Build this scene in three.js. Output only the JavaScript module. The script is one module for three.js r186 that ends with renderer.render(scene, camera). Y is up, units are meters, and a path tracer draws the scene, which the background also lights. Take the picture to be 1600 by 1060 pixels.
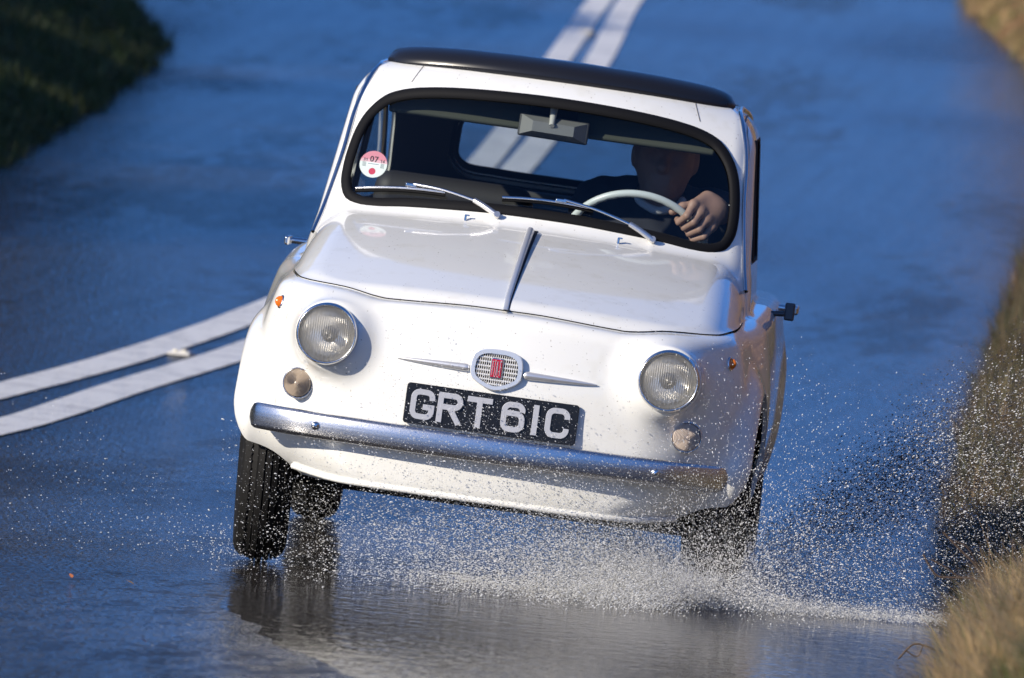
import * as THREE from 'three';
import { mergeGeometries } from 'three/addons/utils/BufferGeometryUtils.js';
import { RoundedBoxGeometry } from 'three/addons/geometries/RoundedBoxGeometry.js';
import { ImprovedNoise } from 'three/addons/math/ImprovedNoise.js';

// ------------------------------------------------------------ camera, sky, sun
const scene = new THREE.Scene();
const camera = new THREE.PerspectiveCamera(4.8025, 1600 / 1060, 0.5, 600);
camera.position.set(0, 1.35, 20);
camera.rotation.set(-0.0371958, -0.00098284, THREE.MathUtils.degToRad(5.2), 'YXZ');
camera.focus = 19.75;
camera.userData.fStop = 6.3;
const renderer = new THREE.WebGLRenderer({ antialias: true });
renderer.toneMapping = THREE.LinearToneMapping;
renderer.toneMappingExposure = 1.22;
renderer.shadowMap.enabled = true;

const SUN_AZ = THREE.MathUtils.degToRad(52), SUN_EL = THREE.MathUtils.degToRad(24);
const sunDir = new THREE.Vector3(-Math.sin(SUN_AZ) * Math.cos(SUN_EL), Math.sin(SUN_EL), Math.cos(SUN_AZ) * Math.cos(SUN_EL));
const sun = new THREE.DirectionalLight(new THREE.Color(1, 0.91, 0.78), 5);
sun.position.copy(sunDir).multiplyScalar(60);
sun.castShadow = true;
Object.assign(sun.shadow.camera, { left: -25, right: 25, top: 25, bottom: -25, near: 1, far: 150 });
scene.add(sun, sun.target);
{ // clear winter sky: deep blue, a little paler at the horizon, brighter round the sun
  const w = 512, h = 256, d = new Float32Array(w * h * 4), v = new THREE.Vector3();
  const zen = [0.016, 0.055, 0.19], mid = [0.075, 0.26, 0.76], hor = [0.17, 0.43, 1.0];
  for (let j = 0; j < h; j++) for (let i = 0; i < w; i++) {
    const el = ((j + 0.5) / h - 0.5) * Math.PI, az = ((i + 0.5) / w - 0.5) * 2 * Math.PI;
    v.set(Math.cos(el) * Math.cos(az), Math.sin(el), Math.cos(el) * Math.sin(az));
    const e = Math.max(0, Math.sin(el)), a = Math.min(1, e / 0.30), b = Math.pow(Math.min(1, Math.max(0, (e - 0.30) / 0.7)), 0.6);
    const glow = Math.pow(Math.max(0, v.dot(sunDir)), 8) * 0.35;
    for (let k = 0; k < 3; k++) {
      const lo = hor[k] + (mid[k] - hor[k]) * Math.pow(a, 0.7);
      d[(j * w + i) * 4 + k] = lo + (zen[k] - lo) * b + glow * [1, 0.95, 0.85][k];
    }
    d[(j * w + i) * 4 + 3] = 1;
  }
  const sky = new THREE.DataTexture(d, w, h, THREE.RGBAFormat, THREE.FloatType);
  sky.mapping = THREE.EquirectangularReflectionMapping;
  sky.magFilter = sky.minFilter = THREE.LinearFilter;
  sky.needsUpdate = true;
  scene.background = sky;
  scene.environment = sky;
}

// ------------------------------------------------------------ helpers
let seed = 7;
const rnd = () => { seed = (seed * 1664525 + 1013904223) >>> 0; return seed / 4294967296; };
const rr = (a, b) => a + (b - a) * rnd();
const gauss = () => (rnd() + rnd() + rnd() + rnd() - 2) * 1.0;
const noise = new ImprovedNoise();
const fbm = (x, y, z = 0, o = 4) => { let s = 0, a = 1, t = 0; for (let i = 0; i < o; i++) { s += a * noise.noise(x, y, z + i * 7.3); t += a; x *= 2.03; y *= 2.03; z *= 2.03; a *= 0.5; } return s / t; };
const clamp = (x, a, b) => Math.min(b, Math.max(a, x));
const mixf = (a, b, t) => a + (b - a) * t;
const sstep = (a, b, x) => { const t = clamp((x - a) / (b - a), 0, 1); return t * t * (3 - 2 * t); };
const V = (x, y, z) => new THREE.Vector3(x, y, z);
const C = (r, g, b) => new THREE.Color().setRGB(r, g, b);
function std(r, g, b, rough, metal = 0, extra = {}) { return new THREE.MeshPhysicalMaterial({ color: C(r, g, b), roughness: rough, metalness: metal, side: THREE.DoubleSide, ...extra }); }
function tex(n, m, fn, srgb = false) {
  const d = new Uint8Array(n * m * 4);
  for (let j = 0; j < m; j++) for (let i = 0; i < n; i++) {
    const c = fn((i + 0.5) / n, (j + 0.5) / m), o = (j * n + i) * 4;
    for (let k = 0; k < 3; k++) d[o + k] = clamp(Math.round((c.length ? c[k] : c) * 255), 0, 255);
    d[o + 3] = c.length > 3 ? clamp(Math.round(c[3] * 255), 0, 255) : 255;
  }
  const t = new THREE.DataTexture(d, n, m, THREE.RGBAFormat);
  t.wrapS = t.wrapT = THREE.RepeatWrapping; t.magFilter = THREE.LinearFilter; t.minFilter = THREE.LinearFilter;
  if (srgb) t.colorSpace = THREE.SRGBColorSpace;
  t.needsUpdate = true; return t;
}
function rep(t, u, v) { const c = t.clone(); c.repeat.set(u, v); c.needsUpdate = true; return c; }
function gridGeo(nu, nv, fn, closeU = false) { // fn(u,v)->[x,y,z]
  const pos = [], uv = [], idx = [];
  for (let j = 0; j <= nv; j++) for (let i = 0; i <= nu; i++) { const p = fn(i / nu, j / nv); pos.push(p[0], p[1], p[2]); if (p.length > 3) uv.push(p[3], p[4]); else uv.push(i / nu, j / nv); }
  for (let j = 0; j < nv; j++) for (let i = 0; i < nu; i++) { const a = j * (nu + 1) + i, b = a + 1, c = a + nu + 1, d = c + 1; idx.push(a, b, d, a, d, c); }
  const g = new THREE.BufferGeometry();
  g.setAttribute('position', new THREE.Float32BufferAttribute(pos, 3));
  g.setAttribute('uv', new THREE.Float32BufferAttribute(uv, 2));
  g.setIndex(idx); g.computeVertexNormals(); return g;
}
const clean = (g) => { const o = new THREE.BufferGeometry(); const s = g.index ? g.toNonIndexed() : g; for (const k of ['position', 'normal', 'uv']) if (s.attributes[k]) o.setAttribute(k, s.attributes[k]); if (!o.attributes.uv) o.setAttribute('uv', new THREE.Float32BufferAttribute(new Float32Array(o.attributes.position.count * 2), 2)); return o; };
const merge = (list) => mergeGeometries(list.map(clean));
function mesh(name, geo, mat, parent) { const m = new THREE.Mesh(geo, mat); m.name = name; m.castShadow = m.receiveShadow = true; (parent || scene).add(m); return m; }
const used = {};
function numbered(n) { used[n] = (used[n] ?? -1) + 1; return used[n] ? `${n}_${String(used[n]).padStart(3, '0')}` : n; }
function tag(o, label, category, group) { o.userData.label = label; o.userData.category = category; if (group) o.userData.group = group; return o; }
function structure(o) { o.userData.kind = 'structure'; return o; }
function box(w, h, d, x, y, z, r = 0.004, rx = 0, ry = 0, rz = 0) { const g = new RoundedBoxGeometry(w, h, d, 2, Math.min(r, w / 2.01, h / 2.01, d / 2.01)); g.rotateX(rx); g.rotateY(ry); g.rotateZ(rz); g.translate(x, y, z); return g; }
function tube(pts, r, n = 24, rs = 8, closed = false) { return new THREE.TubeGeometry(new THREE.CatmullRomCurve3(pts.map((p) => V(...p)), closed, 'centripetal'), n, r, rs, closed); }
function latheZ(profile, n = 40) { const g = new THREE.LatheGeometry(profile.map((p) => new THREE.Vector2(p[0], p[1])), n); g.rotateX(Math.PI / 2); return g; } // profile [radius, z]
// tapered rod between two points
function rod(a, b, r0, r1, n = 8) { const A = V(...a), B = V(...b), d = B.clone().sub(A), g = new THREE.CylinderGeometry(r1, r0, d.length(), n); g.translate(0, d.length() / 2, 0); g.applyQuaternion(new THREE.Quaternion().setFromUnitVectors(V(0, 1, 0), d.normalize())); g.translate(A.x, A.y, A.z); return g; }

// implicit surfaces -> smooth meshes
function surfaceNets(F, lo, hi, h) {
  const nx = Math.ceil((hi[0] - lo[0]) / h) + 1, ny = Math.ceil((hi[1] - lo[1]) / h) + 1, nz = Math.ceil((hi[2] - lo[2]) / h) + 1;
  const val = new Float32Array(nx * ny * nz), B = 8, R = h * B * 0.87 * 1.6;
  const id = (i, j, k) => (k * ny + j) * nx + i;
  for (let k0 = 0; k0 < nz; k0 += B) for (let j0 = 0; j0 < ny; j0 += B) for (let i0 = 0; i0 < nx; i0 += B) {
    const c = F(lo[0] + (i0 + B / 2) * h, lo[1] + (j0 + B / 2) * h, lo[2] + (k0 + B / 2) * h), far = Math.abs(c) > R;
    for (let k = k0; k < Math.min(nz, k0 + B); k++) for (let j = j0; j < Math.min(ny, j0 + B); j++) for (let i = i0; i < Math.min(nx, i0 + B); i++)
      val[id(i, j, k)] = far ? c : F(lo[0] + i * h, lo[1] + j * h, lo[2] + k * h);
  }
  const cell = new Int32Array(nx * ny * nz).fill(-1), pos = [], idx = [];
  const E = [[0, 1], [2, 3], [4, 5], [6, 7], [0, 2], [1, 3], [4, 6], [5, 7], [0, 4], [1, 5], [2, 6], [3, 7]], c8 = new Float32Array(8);
  for (let k = 0; k < nz - 1; k++) for (let j = 0; j < ny - 1; j++) for (let i = 0; i < nx - 1; i++) {
    let m = 0;
    for (let c = 0; c < 8; c++) { const v = val[id(i + (c & 1), j + ((c >> 1) & 1), k + (c >> 2))]; c8[c] = v; if (v < 0) m++; }
    if (m === 0 || m === 8) continue;
    let x = 0, y = 0, z = 0, n = 0;
    for (const [a, b] of E) if ((c8[a] < 0) !== (c8[b] < 0)) {
      const t = c8[a] / (c8[a] - c8[b]);
      x += mixf(a & 1, b & 1, t); y += mixf((a >> 1) & 1, (b >> 1) & 1, t); z += mixf(a >> 2, b >> 2, t); n++;
    }
    cell[id(i, j, k)] = pos.length / 3;
    pos.push(lo[0] + (i + x / n) * h, lo[1] + (j + y / n) * h, lo[2] + (k + z / n) * h);
  }
  const quad = (a, b, c, d, flip) => { if (a < 0 || b < 0 || c < 0 || d < 0) return; if (flip) idx.push(a, c, b, a, d, c); else idx.push(a, b, c, a, c, d); };
  for (let k = 1; k < nz - 1; k++) for (let j = 1; j < ny - 1; j++) for (let i = 1; i < nx - 1; i++) {
    const v = val[id(i, j, k)] < 0;
    if (v !== val[id(i + 1, j, k)] < 0) quad(cell[id(i, j - 1, k - 1)], cell[id(i, j, k - 1)], cell[id(i, j, k)], cell[id(i, j - 1, k)], !v);
    if (v !== val[id(i, j + 1, k)] < 0) quad(cell[id(i - 1, j, k - 1)], cell[id(i - 1, j, k)], cell[id(i, j, k)], cell[id(i, j, k - 1)], !v);
    if (v !== val[id(i, j, k + 1)] < 0) quad(cell[id(i - 1, j - 1, k)], cell[id(i, j - 1, k)], cell[id(i, j, k)], cell[id(i - 1, j, k)], !v);
  }
  const nrm = new Array(pos.length), e = h * 0.35;
  for (let q = 0; q < pos.length; q += 3) {
    let gx, gy, gz;
    for (let it = 0; it < 3; it++) {
      const x = pos[q], y = pos[q + 1], z = pos[q + 2];
      gx = (F(x + e, y, z) - F(x - e, y, z)) / (2 * e); gy = (F(x, y + e, z) - F(x, y - e, z)) / (2 * e); gz = (F(x, y, z + e) - F(x, y, z - e)) / (2 * e);
      const g2 = gx * gx + gy * gy + gz * gz + 1e-9;
      if (it < 2) { const s = clamp(F(x, y, z), -h, h) / Math.max(g2, 0.25); pos[q] -= s * gx; pos[q + 1] -= s * gy; pos[q + 2] -= s * gz; }
    }
    const l = Math.hypot(gx, gy, gz) + 1e-9;
    nrm[q] = gx / l; nrm[q + 1] = gy / l; nrm[q + 2] = gz / l;
  }
  return { pos, nrm, idx };
}
// keep the part of a mesh where field(x,y,z) > 0
function clip(m, field) {
  const n = m.pos.length / 3, g = new Float32Array(n), pos = m.pos.slice(), nrm = m.nrm.slice(), idx = [], cut = new Map();
  for (let i = 0; i < n; i++) g[i] = field(m.pos[3 * i], m.pos[3 * i + 1], m.pos[3 * i + 2]);
  const mid = (a, b) => {
    const key = a < b ? a * 4194304 + b : b * 4194304 + a;
    let v = cut.get(key);
    if (v === undefined) {
      const t = g[a] / (g[a] - g[b]); v = pos.length / 3; cut.set(key, v);
      for (let k = 0; k < 3; k++) pos.push(mixf(m.pos[3 * a + k], m.pos[3 * b + k], t));
      for (let k = 0; k < 3; k++) nrm.push(mixf(m.nrm[3 * a + k], m.nrm[3 * b + k], t));
    }
    return v;
  };
  for (let t = 0; t < m.idx.length; t += 3) {
    const p = [m.idx[t], m.idx[t + 1], m.idx[t + 2]], poly = [];
    for (let k = 0; k < 3; k++) { const a = p[k], b = p[(k + 1) % 3]; if (g[a] > 0) poly.push(a); if ((g[a] > 0) !== (g[b] > 0)) poly.push(mid(a, b)); }
    for (let k = 2; k < poly.length; k++) idx.push(poly[0], poly[k - 1], poly[k]);
  }
  return { pos, nrm, idx };
}
// turn in the free edges of a panel, so that it has a visible thickness
function flange(m, depth) {
  const seen = new Map();
  for (let t = 0; t < m.idx.length; t += 3) for (let k = 0; k < 3; k++) { const a = m.idx[t + k], b = m.idx[t + (k + 1) % 3]; if (a !== b) seen.set(a * 4194304 + b, [a, b]); }
  const pos = m.pos.slice(), nrm = m.nrm.slice(), idx = m.idx.slice();
  for (const [a, b] of seen.values()) if (!seen.has(b * 4194304 + a)) {
    const A = V(pos[3 * a], pos[3 * a + 1], pos[3 * a + 2]), Bv = V(pos[3 * b], pos[3 * b + 1], pos[3 * b + 2]);
    const na = V(nrm[3 * a], nrm[3 * a + 1], nrm[3 * a + 2]).normalize(), nb = V(nrm[3 * b], nrm[3 * b + 1], nrm[3 * b + 2]).normalize();
    const o = Bv.clone().sub(A).cross(na).normalize(), s = pos.length / 3;
    for (const p of [A, Bv, Bv.clone().addScaledVector(nb, -depth), A.clone().addScaledVector(na, -depth)]) { pos.push(p.x, p.y, p.z); nrm.push(o.x, o.y, o.z); }
    idx.push(s, s + 2, s + 1, s, s + 3, s + 2);
  }
  return { pos, nrm, idx };
}
function toGeo(m, uvf, push = 0) {
  const map = new Map(), P = [], N = [], U = [], I = [];
  for (const i of m.idx) {
    let j = map.get(i);
    if (j === undefined) {
      j = P.length / 3; map.set(i, j);
      const [x, y, z] = [m.pos[3 * i], m.pos[3 * i + 1], m.pos[3 * i + 2]], [a, b, c] = [m.nrm[3 * i], m.nrm[3 * i + 1], m.nrm[3 * i + 2]];
      P.push(x + a * push, y + b * push, z + c * push); N.push(a, b, c);
      const u = uvf ? uvf(x, y, z) : [x, y]; U.push(u[0], u[1]);
    }
    I.push(j);
  }
  const g = new THREE.BufferGeometry();
  g.setAttribute('position', new THREE.Float32BufferAttribute(P, 3));
  g.setAttribute('normal', new THREE.Float32BufferAttribute(N, 3));
  g.setAttribute('uv', new THREE.Float32BufferAttribute(U, 2));
  g.setIndex(I); return g;
}
const smin = (a, b, k) => { const h = Math.max(k - Math.abs(a - b), 0) / k; return Math.min(a, b) - h * h * k * 0.25; };
const rmax = (a, b, r) => { const u = Math.max(0, a + r), v = Math.max(0, b + r); return Math.min(Math.max(a, b), -r) + Math.hypot(u, v); };
function sd2(poly, x, y) { // signed distance to a closed polygon, negative inside
  let d = 1e9, s = 1;
  for (let i = 0, j = poly.length - 1; i < poly.length; j = i++) {
    const [ax, ay] = poly[i], [bx, by] = poly[j], ex = bx - ax, ey = by - ay, wx = x - ax, wy = y - ay;
    const t = clamp((wx * ex + wy * ey) / (ex * ex + ey * ey), 0, 1), px = wx - ex * t, py = wy - ey * t;
    d = Math.min(d, px * px + py * py);
    const c1 = y >= ay, c2 = y < by, c3 = ex * wy > ey * wx;
    if ((c1 && c2 && c3) || (!c1 && !c2 && !c3)) s = -s;
  }
  return s * Math.sqrt(d);
}
const smoothPoly = (pts, n) => new THREE.CatmullRomCurve3(pts.map((p) => V(p[0], p[1], 0)), true, 'centripetal').getSpacedPoints(n).slice(0, n).map((p) => [p.x, p.y]);
function capsule(x, y, z, a, b, ra, rb) {
  const bx = b[0] - a[0], by = b[1] - a[1], bz = b[2] - a[2], px = x - a[0], py = y - a[1], pz = z - a[2];
  const t = clamp((px * bx + py * by + pz * bz) / (bx * bx + by * by + bz * bz + 1e-9), 0, 1);
  return Math.hypot(px - bx * t, py - by * t, pz - bz * t) - mixf(ra, rb, t);
}
// ------------------------------------------------------------ the road and its verges
const roadY = (z) => { const s = Math.max(0, -1 - z); return s < 8 ? 0.006 * s * s : 0.384 + 0.096 * (s - 8); };
function table(t) { return (z) => { // smooth interpolation through [z, value], z falling
  for (let i = 0; i < t.length - 1; i++) if (z >= t[i + 1][0] || i === t.length - 2) {
    const p0 = t[Math.max(0, i - 1)], p1 = t[i], p2 = t[i + 1], p3 = t[Math.min(t.length - 1, i + 2)];
    const h = p2[0] - p1[0], u = clamp((z - p1[0]) / h, 0, 1), m1 = i ? (p2[1] - p0[1]) / (p2[0] - p0[0]) * h : p2[1] - p1[1], m2 = i < t.length - 2 ? (p3[1] - p1[1]) / (p3[0] - p1[0]) * h : p2[1] - p1[1];
    const u2 = u * u, u3 = u2 * u;
    return (2 * u3 - 3 * u2 + 1) * p1[1] + (u3 - 2 * u2 + u) * m1 + (3 * u2 - 2 * u3) * p2[1] + (u3 - u2) * m2;
  }
  return t[0][1];
}; }
const edgeL = table([[60, -6], [20, -4.6], [6, -3.7], [0, -3.25], [-6, -2.7], [-9, -2.35], [-12, -2.02], [-15, -1.76], [-17, -1.68], [-19, -1.95], [-22, -2.5], [-27, -2.6], [-34, -1.6], [-45, 1.5], [-90, 20]]);
const edgeR = table([[60, 4], [20, 1.7], [12, 1.16], [8, 0.93], [6, 0.86], [4, 0.91], [1, 1.14], [-3, 1.32], [-6, 1.52], [-8, 1.68], [-10, 1.87], [-12, 2.05], [-14, 2.3], [-17, 2.45], [-20, 2.42], [-24, 2.3], [-34, 3.4], [-45, 6.5], [-90, 26]]);
const bankL = table([[60, 0.5], [0, 0.6], [-8, 0.6], [-16, 0.7], [-22, 0.5], [-40, 0.6], [-90, 1]]);
const bankR = table([[60, 0.3], [14, 0.35], [9, 0.46], [6, 0.52], [3, 0.38], [0, 0.16], [-3, 0.12], [-6, 0.22], [-9, 0.24], [-14, 0.2], [-20, 0.25], [-40, 0.6], [-90, 1]]);
const rowsZ = []; for (let z = 60; z > -90.1; z -= (z > -30 && z < 14) ? 0.25 : 1) rowsZ.push(z);
const groundL = (u, z) => roadY(z) - 0.03 + bankL(z) * (1 - Math.exp(-u / 1.4)) + 0.10 * fbm(u * 0.9, z * 0.9, 3) * Math.min(1, u * 2) + 0.03 * u * Math.min(1, u / 8);
const groundR = (u, z) => roadY(z) - 0.03 + bankR(z) * (1 - Math.exp(-u / 0.18)) + 0.16 * fbm(u * 2.2, z * 2.0, 9) * Math.min(1, u * 4) + 0.03 * u * Math.min(1, u / 8);

// tileable value noise
function tileNoise(n, s) { let q = s; const r = () => { q = (q * 1103515245 + 12345) >>> 0; return (q >>> 8) / 16777216; }; const a = new Float32Array(n * n).map(r);
  return (u, v) => { const x = u * n, y = v * n, i = Math.floor(x), j = Math.floor(y), fx = x - i, fy = y - j, w = (t) => t * t * (3 - 2 * t), g = (a_, b_) => a[(((b_ % n) + n) % n) * n + ((a_ % n) + n) % n];
    return mixf(mixf(g(i, j), g(i + 1, j), w(fx)), mixf(g(i, j + 1), g(i + 1, j + 1), w(fx)), w(fy)); }; }
const tn = [8, 16, 32, 64, 128, 256, 400].map((n, i) => tileNoise(n, 91 + i * 17));
const aggBump = tex(1024, 1024, (u, v) => { const a = tn[5](u, v), b = tn[4](u + 0.3, v), c = tn[3](u, v + 0.6); return 0.50 * a + 0.36 * b + 0.14 * c; });
const aggCol = tex(1024, 1024, (u, v) => { const a = tn[6](u, v), b = tn[2](u, v), c = tn[0](u, v), k = 0.10 + 0.11 * a + 0.04 * b + 0.04 * c; return [k * 1.02, k, k * 0.98]; }, true);
const lineX = table([[60, -14], [6, -4.05], [0, -2.7], [-2, -2.1], [-4.6, -1.51], [-7.65, -0.865], [-12.4, -0.21], [-18.2, 0.23], [-21.5, 0.41], [-30, 1.04], [-50, 6.1], [-90, 20]]);
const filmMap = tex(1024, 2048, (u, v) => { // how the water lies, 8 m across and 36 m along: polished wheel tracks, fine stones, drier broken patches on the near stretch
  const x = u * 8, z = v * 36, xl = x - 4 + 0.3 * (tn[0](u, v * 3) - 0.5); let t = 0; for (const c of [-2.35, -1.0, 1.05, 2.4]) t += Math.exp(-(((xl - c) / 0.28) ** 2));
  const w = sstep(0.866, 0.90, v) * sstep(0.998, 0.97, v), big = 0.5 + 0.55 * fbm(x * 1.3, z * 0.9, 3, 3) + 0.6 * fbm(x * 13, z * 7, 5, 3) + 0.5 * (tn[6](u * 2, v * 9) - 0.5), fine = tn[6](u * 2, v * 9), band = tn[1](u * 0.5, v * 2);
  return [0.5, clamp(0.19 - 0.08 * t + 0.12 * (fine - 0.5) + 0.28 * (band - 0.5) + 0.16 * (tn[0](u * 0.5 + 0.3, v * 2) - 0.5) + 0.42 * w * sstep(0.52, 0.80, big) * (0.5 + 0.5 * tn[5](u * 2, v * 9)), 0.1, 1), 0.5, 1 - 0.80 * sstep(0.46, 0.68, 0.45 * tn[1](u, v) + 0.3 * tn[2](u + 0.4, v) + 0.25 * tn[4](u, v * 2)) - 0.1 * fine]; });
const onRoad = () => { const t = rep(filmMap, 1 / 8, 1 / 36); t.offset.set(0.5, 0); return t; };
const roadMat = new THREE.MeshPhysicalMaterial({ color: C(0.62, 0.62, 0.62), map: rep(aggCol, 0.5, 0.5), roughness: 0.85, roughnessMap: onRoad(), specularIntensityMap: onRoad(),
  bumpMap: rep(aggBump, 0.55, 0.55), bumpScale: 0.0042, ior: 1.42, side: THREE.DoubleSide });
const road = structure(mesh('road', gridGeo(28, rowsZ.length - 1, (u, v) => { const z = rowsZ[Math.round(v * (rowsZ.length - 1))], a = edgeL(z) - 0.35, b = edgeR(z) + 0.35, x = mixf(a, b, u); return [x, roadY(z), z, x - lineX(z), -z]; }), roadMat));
function verge(name, edge, side, ground, mat) {
  const us = [0, 0.03, 0.08, 0.14, 0.22, 0.32, 0.45, 0.6, 0.8, 1.1, 1.5, 2, 2.8, 4, 6, 9, 14, 22, 40, 70];
  return structure(mesh(name, gridGeo(us.length - 1, rowsZ.length - 1, (u, v) => { const z = rowsZ[Math.round(v * (rowsZ.length - 1))], d = us[Math.round(u * (us.length - 1))], x = edge(z) + side * (d + 0.12 * fbm(z * 1.7, side * 5, 1) + 0.05 * fbm(z * 6, side * 5, 1)); return [x, ground(d, z), z, x, z]; }), mat));
}
const soilMap = (a, b, c) => tex(512, 512, (u, v) => { const n = 0.5 * tn[3](u, v) + 0.3 * tn[4](u, v) + 0.2 * tn[1](u, v), m = tn[2](u + 0.5, v); const k = sstep(0.35, 0.7, m), f = 0.6 + 0.8 * n; return [0, 1, 2].map((i) => mixf(a[i], b[i], k) * f); }, true);
const soilL = new THREE.MeshStandardMaterial({ map: rep(soilMap([0.20, 0.25, 0.10], [0.25, 0.20, 0.12]), 0.5, 0.5), roughness: 1, bumpMap: rep(aggBump, 0.5, 0.5), bumpScale: 0.03, side: THREE.DoubleSide });
const soilR = new THREE.MeshStandardMaterial({ map: rep(soilMap([0.42, 0.31, 0.20], [0.33, 0.30, 0.14]), 0.5, 0.5), roughness: 1, bumpMap: rep(aggBump, 0.5, 0.5), bumpScale: 0.03, side: THREE.DoubleSide });
verge('verge', edgeL, -1, groundL, soilL);
verge('grass_bank', edgeR, 1, groundR, soilR);

// the double white line, painted on the road
const paintMap = tex(512, 512, (u, v) => { const n = 0.5 * tn[2](u, v) + 0.5 * tn[4](u, v), s = tn[1](u * 0.5, v), k = 0.86 - 0.16 * sstep(0.6, 0.85, n) - 0.08 * sstep(0.5, 0.9, s); return [k, k * 0.985, k * 0.955]; }, true);
const lineMat = new THREE.MeshPhysicalMaterial({ color: C(1, 1, 1), map: rep(paintMap, 1, 1), roughness: 0.42, bumpMap: rep(aggBump, 0.8, 0.8), bumpScale: 0.003, side: THREE.DoubleSide });
const lineA = [[-4.1, 6], [-2.75, 0], [-2.15, -2.4], [-1.549, -5.17], [-1.223, -6.58], [-0.864, -8.21], [-0.63, -9.4], [-0.23, -12.6], [0.145, -18.36], [0.33, -21.4], [0.95, -30], [6, -50]];
const lineB = [[-4.0, 7], [-2.65, 1], [-2.05, -1.4], [-1.468, -4.01], [-1.174, -5.68], [-0.872, -7.03], [-0.62, -8.25], [-0.12, -12.2], [0.315, -18.1], [0.49, -21.6], [1.13, -30], [6.2, -50]];
for (const L of [lineA, lineB]) {
  const cv = new THREE.CatmullRomCurve3(L.map((p) => V(p[0], 0, p[1])), false, 'centripetal'), N = 500;
  const m = mesh('line_marking', gridGeo(4, N, (u, v) => { const p = cv.getPointAt(v), t = cv.getTangentAt(v), w = mixf(0.152, 0.122, sstep(-6, -16, p.z)) * (1 + 0.07 * fbm(v * 160, u > 0.5 ? 3 : 9, 0)), o = (u - 0.5) * w, z = p.z + o * t.x, x = p.x - o * t.z; return [x, roadY(z) + 0.005, z, x, z]; }), lineMat, road);
}
// ------------------------------------------------------------ the car: materials
const specks = tex(1024, 1024, (u, v) => { const a = tn[5](u, v), b = tn[3](u, v), d = sstep(0.93, 0.97, a) * sstep(0.35, 0.7, b), f = 0.025 * sstep(0.55, 0.95, 0.6 * tn[1](u, v) + 0.4 * tn[3](u, v)); return [0.935 - f - 0.5 * d, 0.93 - f * 1.1 - 0.53 * d, 0.905 - f * 1.5 - 0.57 * d]; }, true);
const paint = new THREE.MeshPhysicalMaterial({ color: C(0.93, 0.93, 0.93), map: specks, roughness: 0.4, clearcoat: 1, clearcoatRoughness: 0.05, side: THREE.DoubleSide });
const chrome = std(0.66, 0.66, 0.67, 0.16, 1);
const dull = new THREE.MeshPhysicalMaterial({ color: C(0.56, 0.56, 0.58), metalness: 1, roughness: 0.32, roughnessMap: tex(256, 256, (u, v) => 0.75 + 0.25 * tn[4](u, v)), bumpMap: tex(256, 256, (u, v) => tn[5](u, v)), bumpScale: 0.00015, side: THREE.DoubleSide });
dull.bumpMap.repeat.set(3, 1);
const rubber = std(0.005, 0.005, 0.006, 0.7, 0, { specularIntensity: 0.35 });
const tyreMat = std(0.010, 0.0095, 0.009, 0.7, 0, { specularIntensity: 0.4 });
const blackTrim = std(0.01, 0.01, 0.012, 0.8);
const lining = std(0.014, 0.014, 0.014, 0.9);
const vinyl = new THREE.MeshPhysicalMaterial({ color: C(0.012, 0.013, 0.018), roughness: 0.26, specularIntensity: 0.6, side: THREE.DoubleSide });
const glassMat = new THREE.MeshPhysicalMaterial({ color: C(0.80, 0.84, 0.84), roughness: 0.02, transmission: 1, thickness: 0, ior: 1.5, side: THREE.DoubleSide });
const lensGlass = new THREE.MeshPhysicalMaterial({ color: C(0.97, 0.95, 0.90), roughness: 0.03, transmission: 1, thickness: 0, ior: 1.45, side: THREE.DoubleSide });

// ------------------------------------------------------------ the car: body shape. x to its left, z forward from the front axle, y up
const CAR_YAW = THREE.MathUtils.degToRad(-3);
const lean = new THREE.Matrix4().makeTranslation(0, 0.25, 0).multiply(new THREE.Matrix4().makeRotationZ(THREE.MathUtils.degToRad(-2.6))).multiply(new THREE.Matrix4().makeTranslation(0, -0.25, 0));
const zWind = (x, y) => -0.33 - 0.766 * (y - 0.89) - 0.11 * (x / 0.48) ** 2;
const zNose = (x, y) => 0.505 - 0.30 * x * x - (y > 0.47 ? 0.35 : 0.5) * (y - 0.47) ** 2;
const beltTop = (x, z) => { const a = Math.abs(x); return 0.684 - 0.012 * sstep(0.05, 0.35, a) + 0.022 * sstep(0.40, 0.56, a) + 0.05 * clamp((0.25 - z), 0, 1.1); };
const bonnetTop = (x, z) => 0.872 - 0.19 * (z + 0.3) - 0.06 * (z + 0.3) ** 2 - 0.15 * x * x;
function fLower(x, y, z) {
  const a = Math.abs(x);
  const k = mixf(0.35, 0.75, sstep(-0.8, 0.0, z));
  let W = 0.655 - (y > 0.45 ? k * (y - 0.45) ** 2 : 1.3 * (0.45 - y) ** 2) - 0.036 * sstep(-0.35, 0.12, z) - 0.30 * Math.max(0, z) ** 2 - 0.10 * Math.max(0, -1.6 - z) ** 2;
  let d = rmax(a - W, z - zNose(x, y), 0.20);
  d = rmax(d, -2.41 + 0.25 * x * x + 0.3 * Math.max(0, y - 0.45) - z, 0.22);
  d = rmax(d, y - beltTop(x, z), 0.035);
  // wheel arch bulges
  for (const zc of [0, -1.84]) {
    if (Math.abs(z - zc) > 0.5) continue;
    const q = rmax(Math.hypot(y - 0.275, z - zc) - 0.322, a - (zc < -1 ? 0.612 : 0.642), 0.055);
    d = smin(d, q, zc < -1 ? 0.11 : 0.045);
  }
  d = rmax(d, 0.200 - y + 0.16 * Math.max(0, a - 0.42) * sstep(-0.4, 0.3, z), mixf(0.10, mixf(0.05, 0.16, sstep(0.25, 0.58, a)), sstep(-0.3, 0.2, z)));
  if (z > 0.1) { // headlamp pods
    const pod = rmax(Math.hypot(a - 0.416, y - 0.577) - 0.081, z - 0.492, 0.018);
    d = smin(d, pod, 0.085);
  }
  return d;
}
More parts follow.
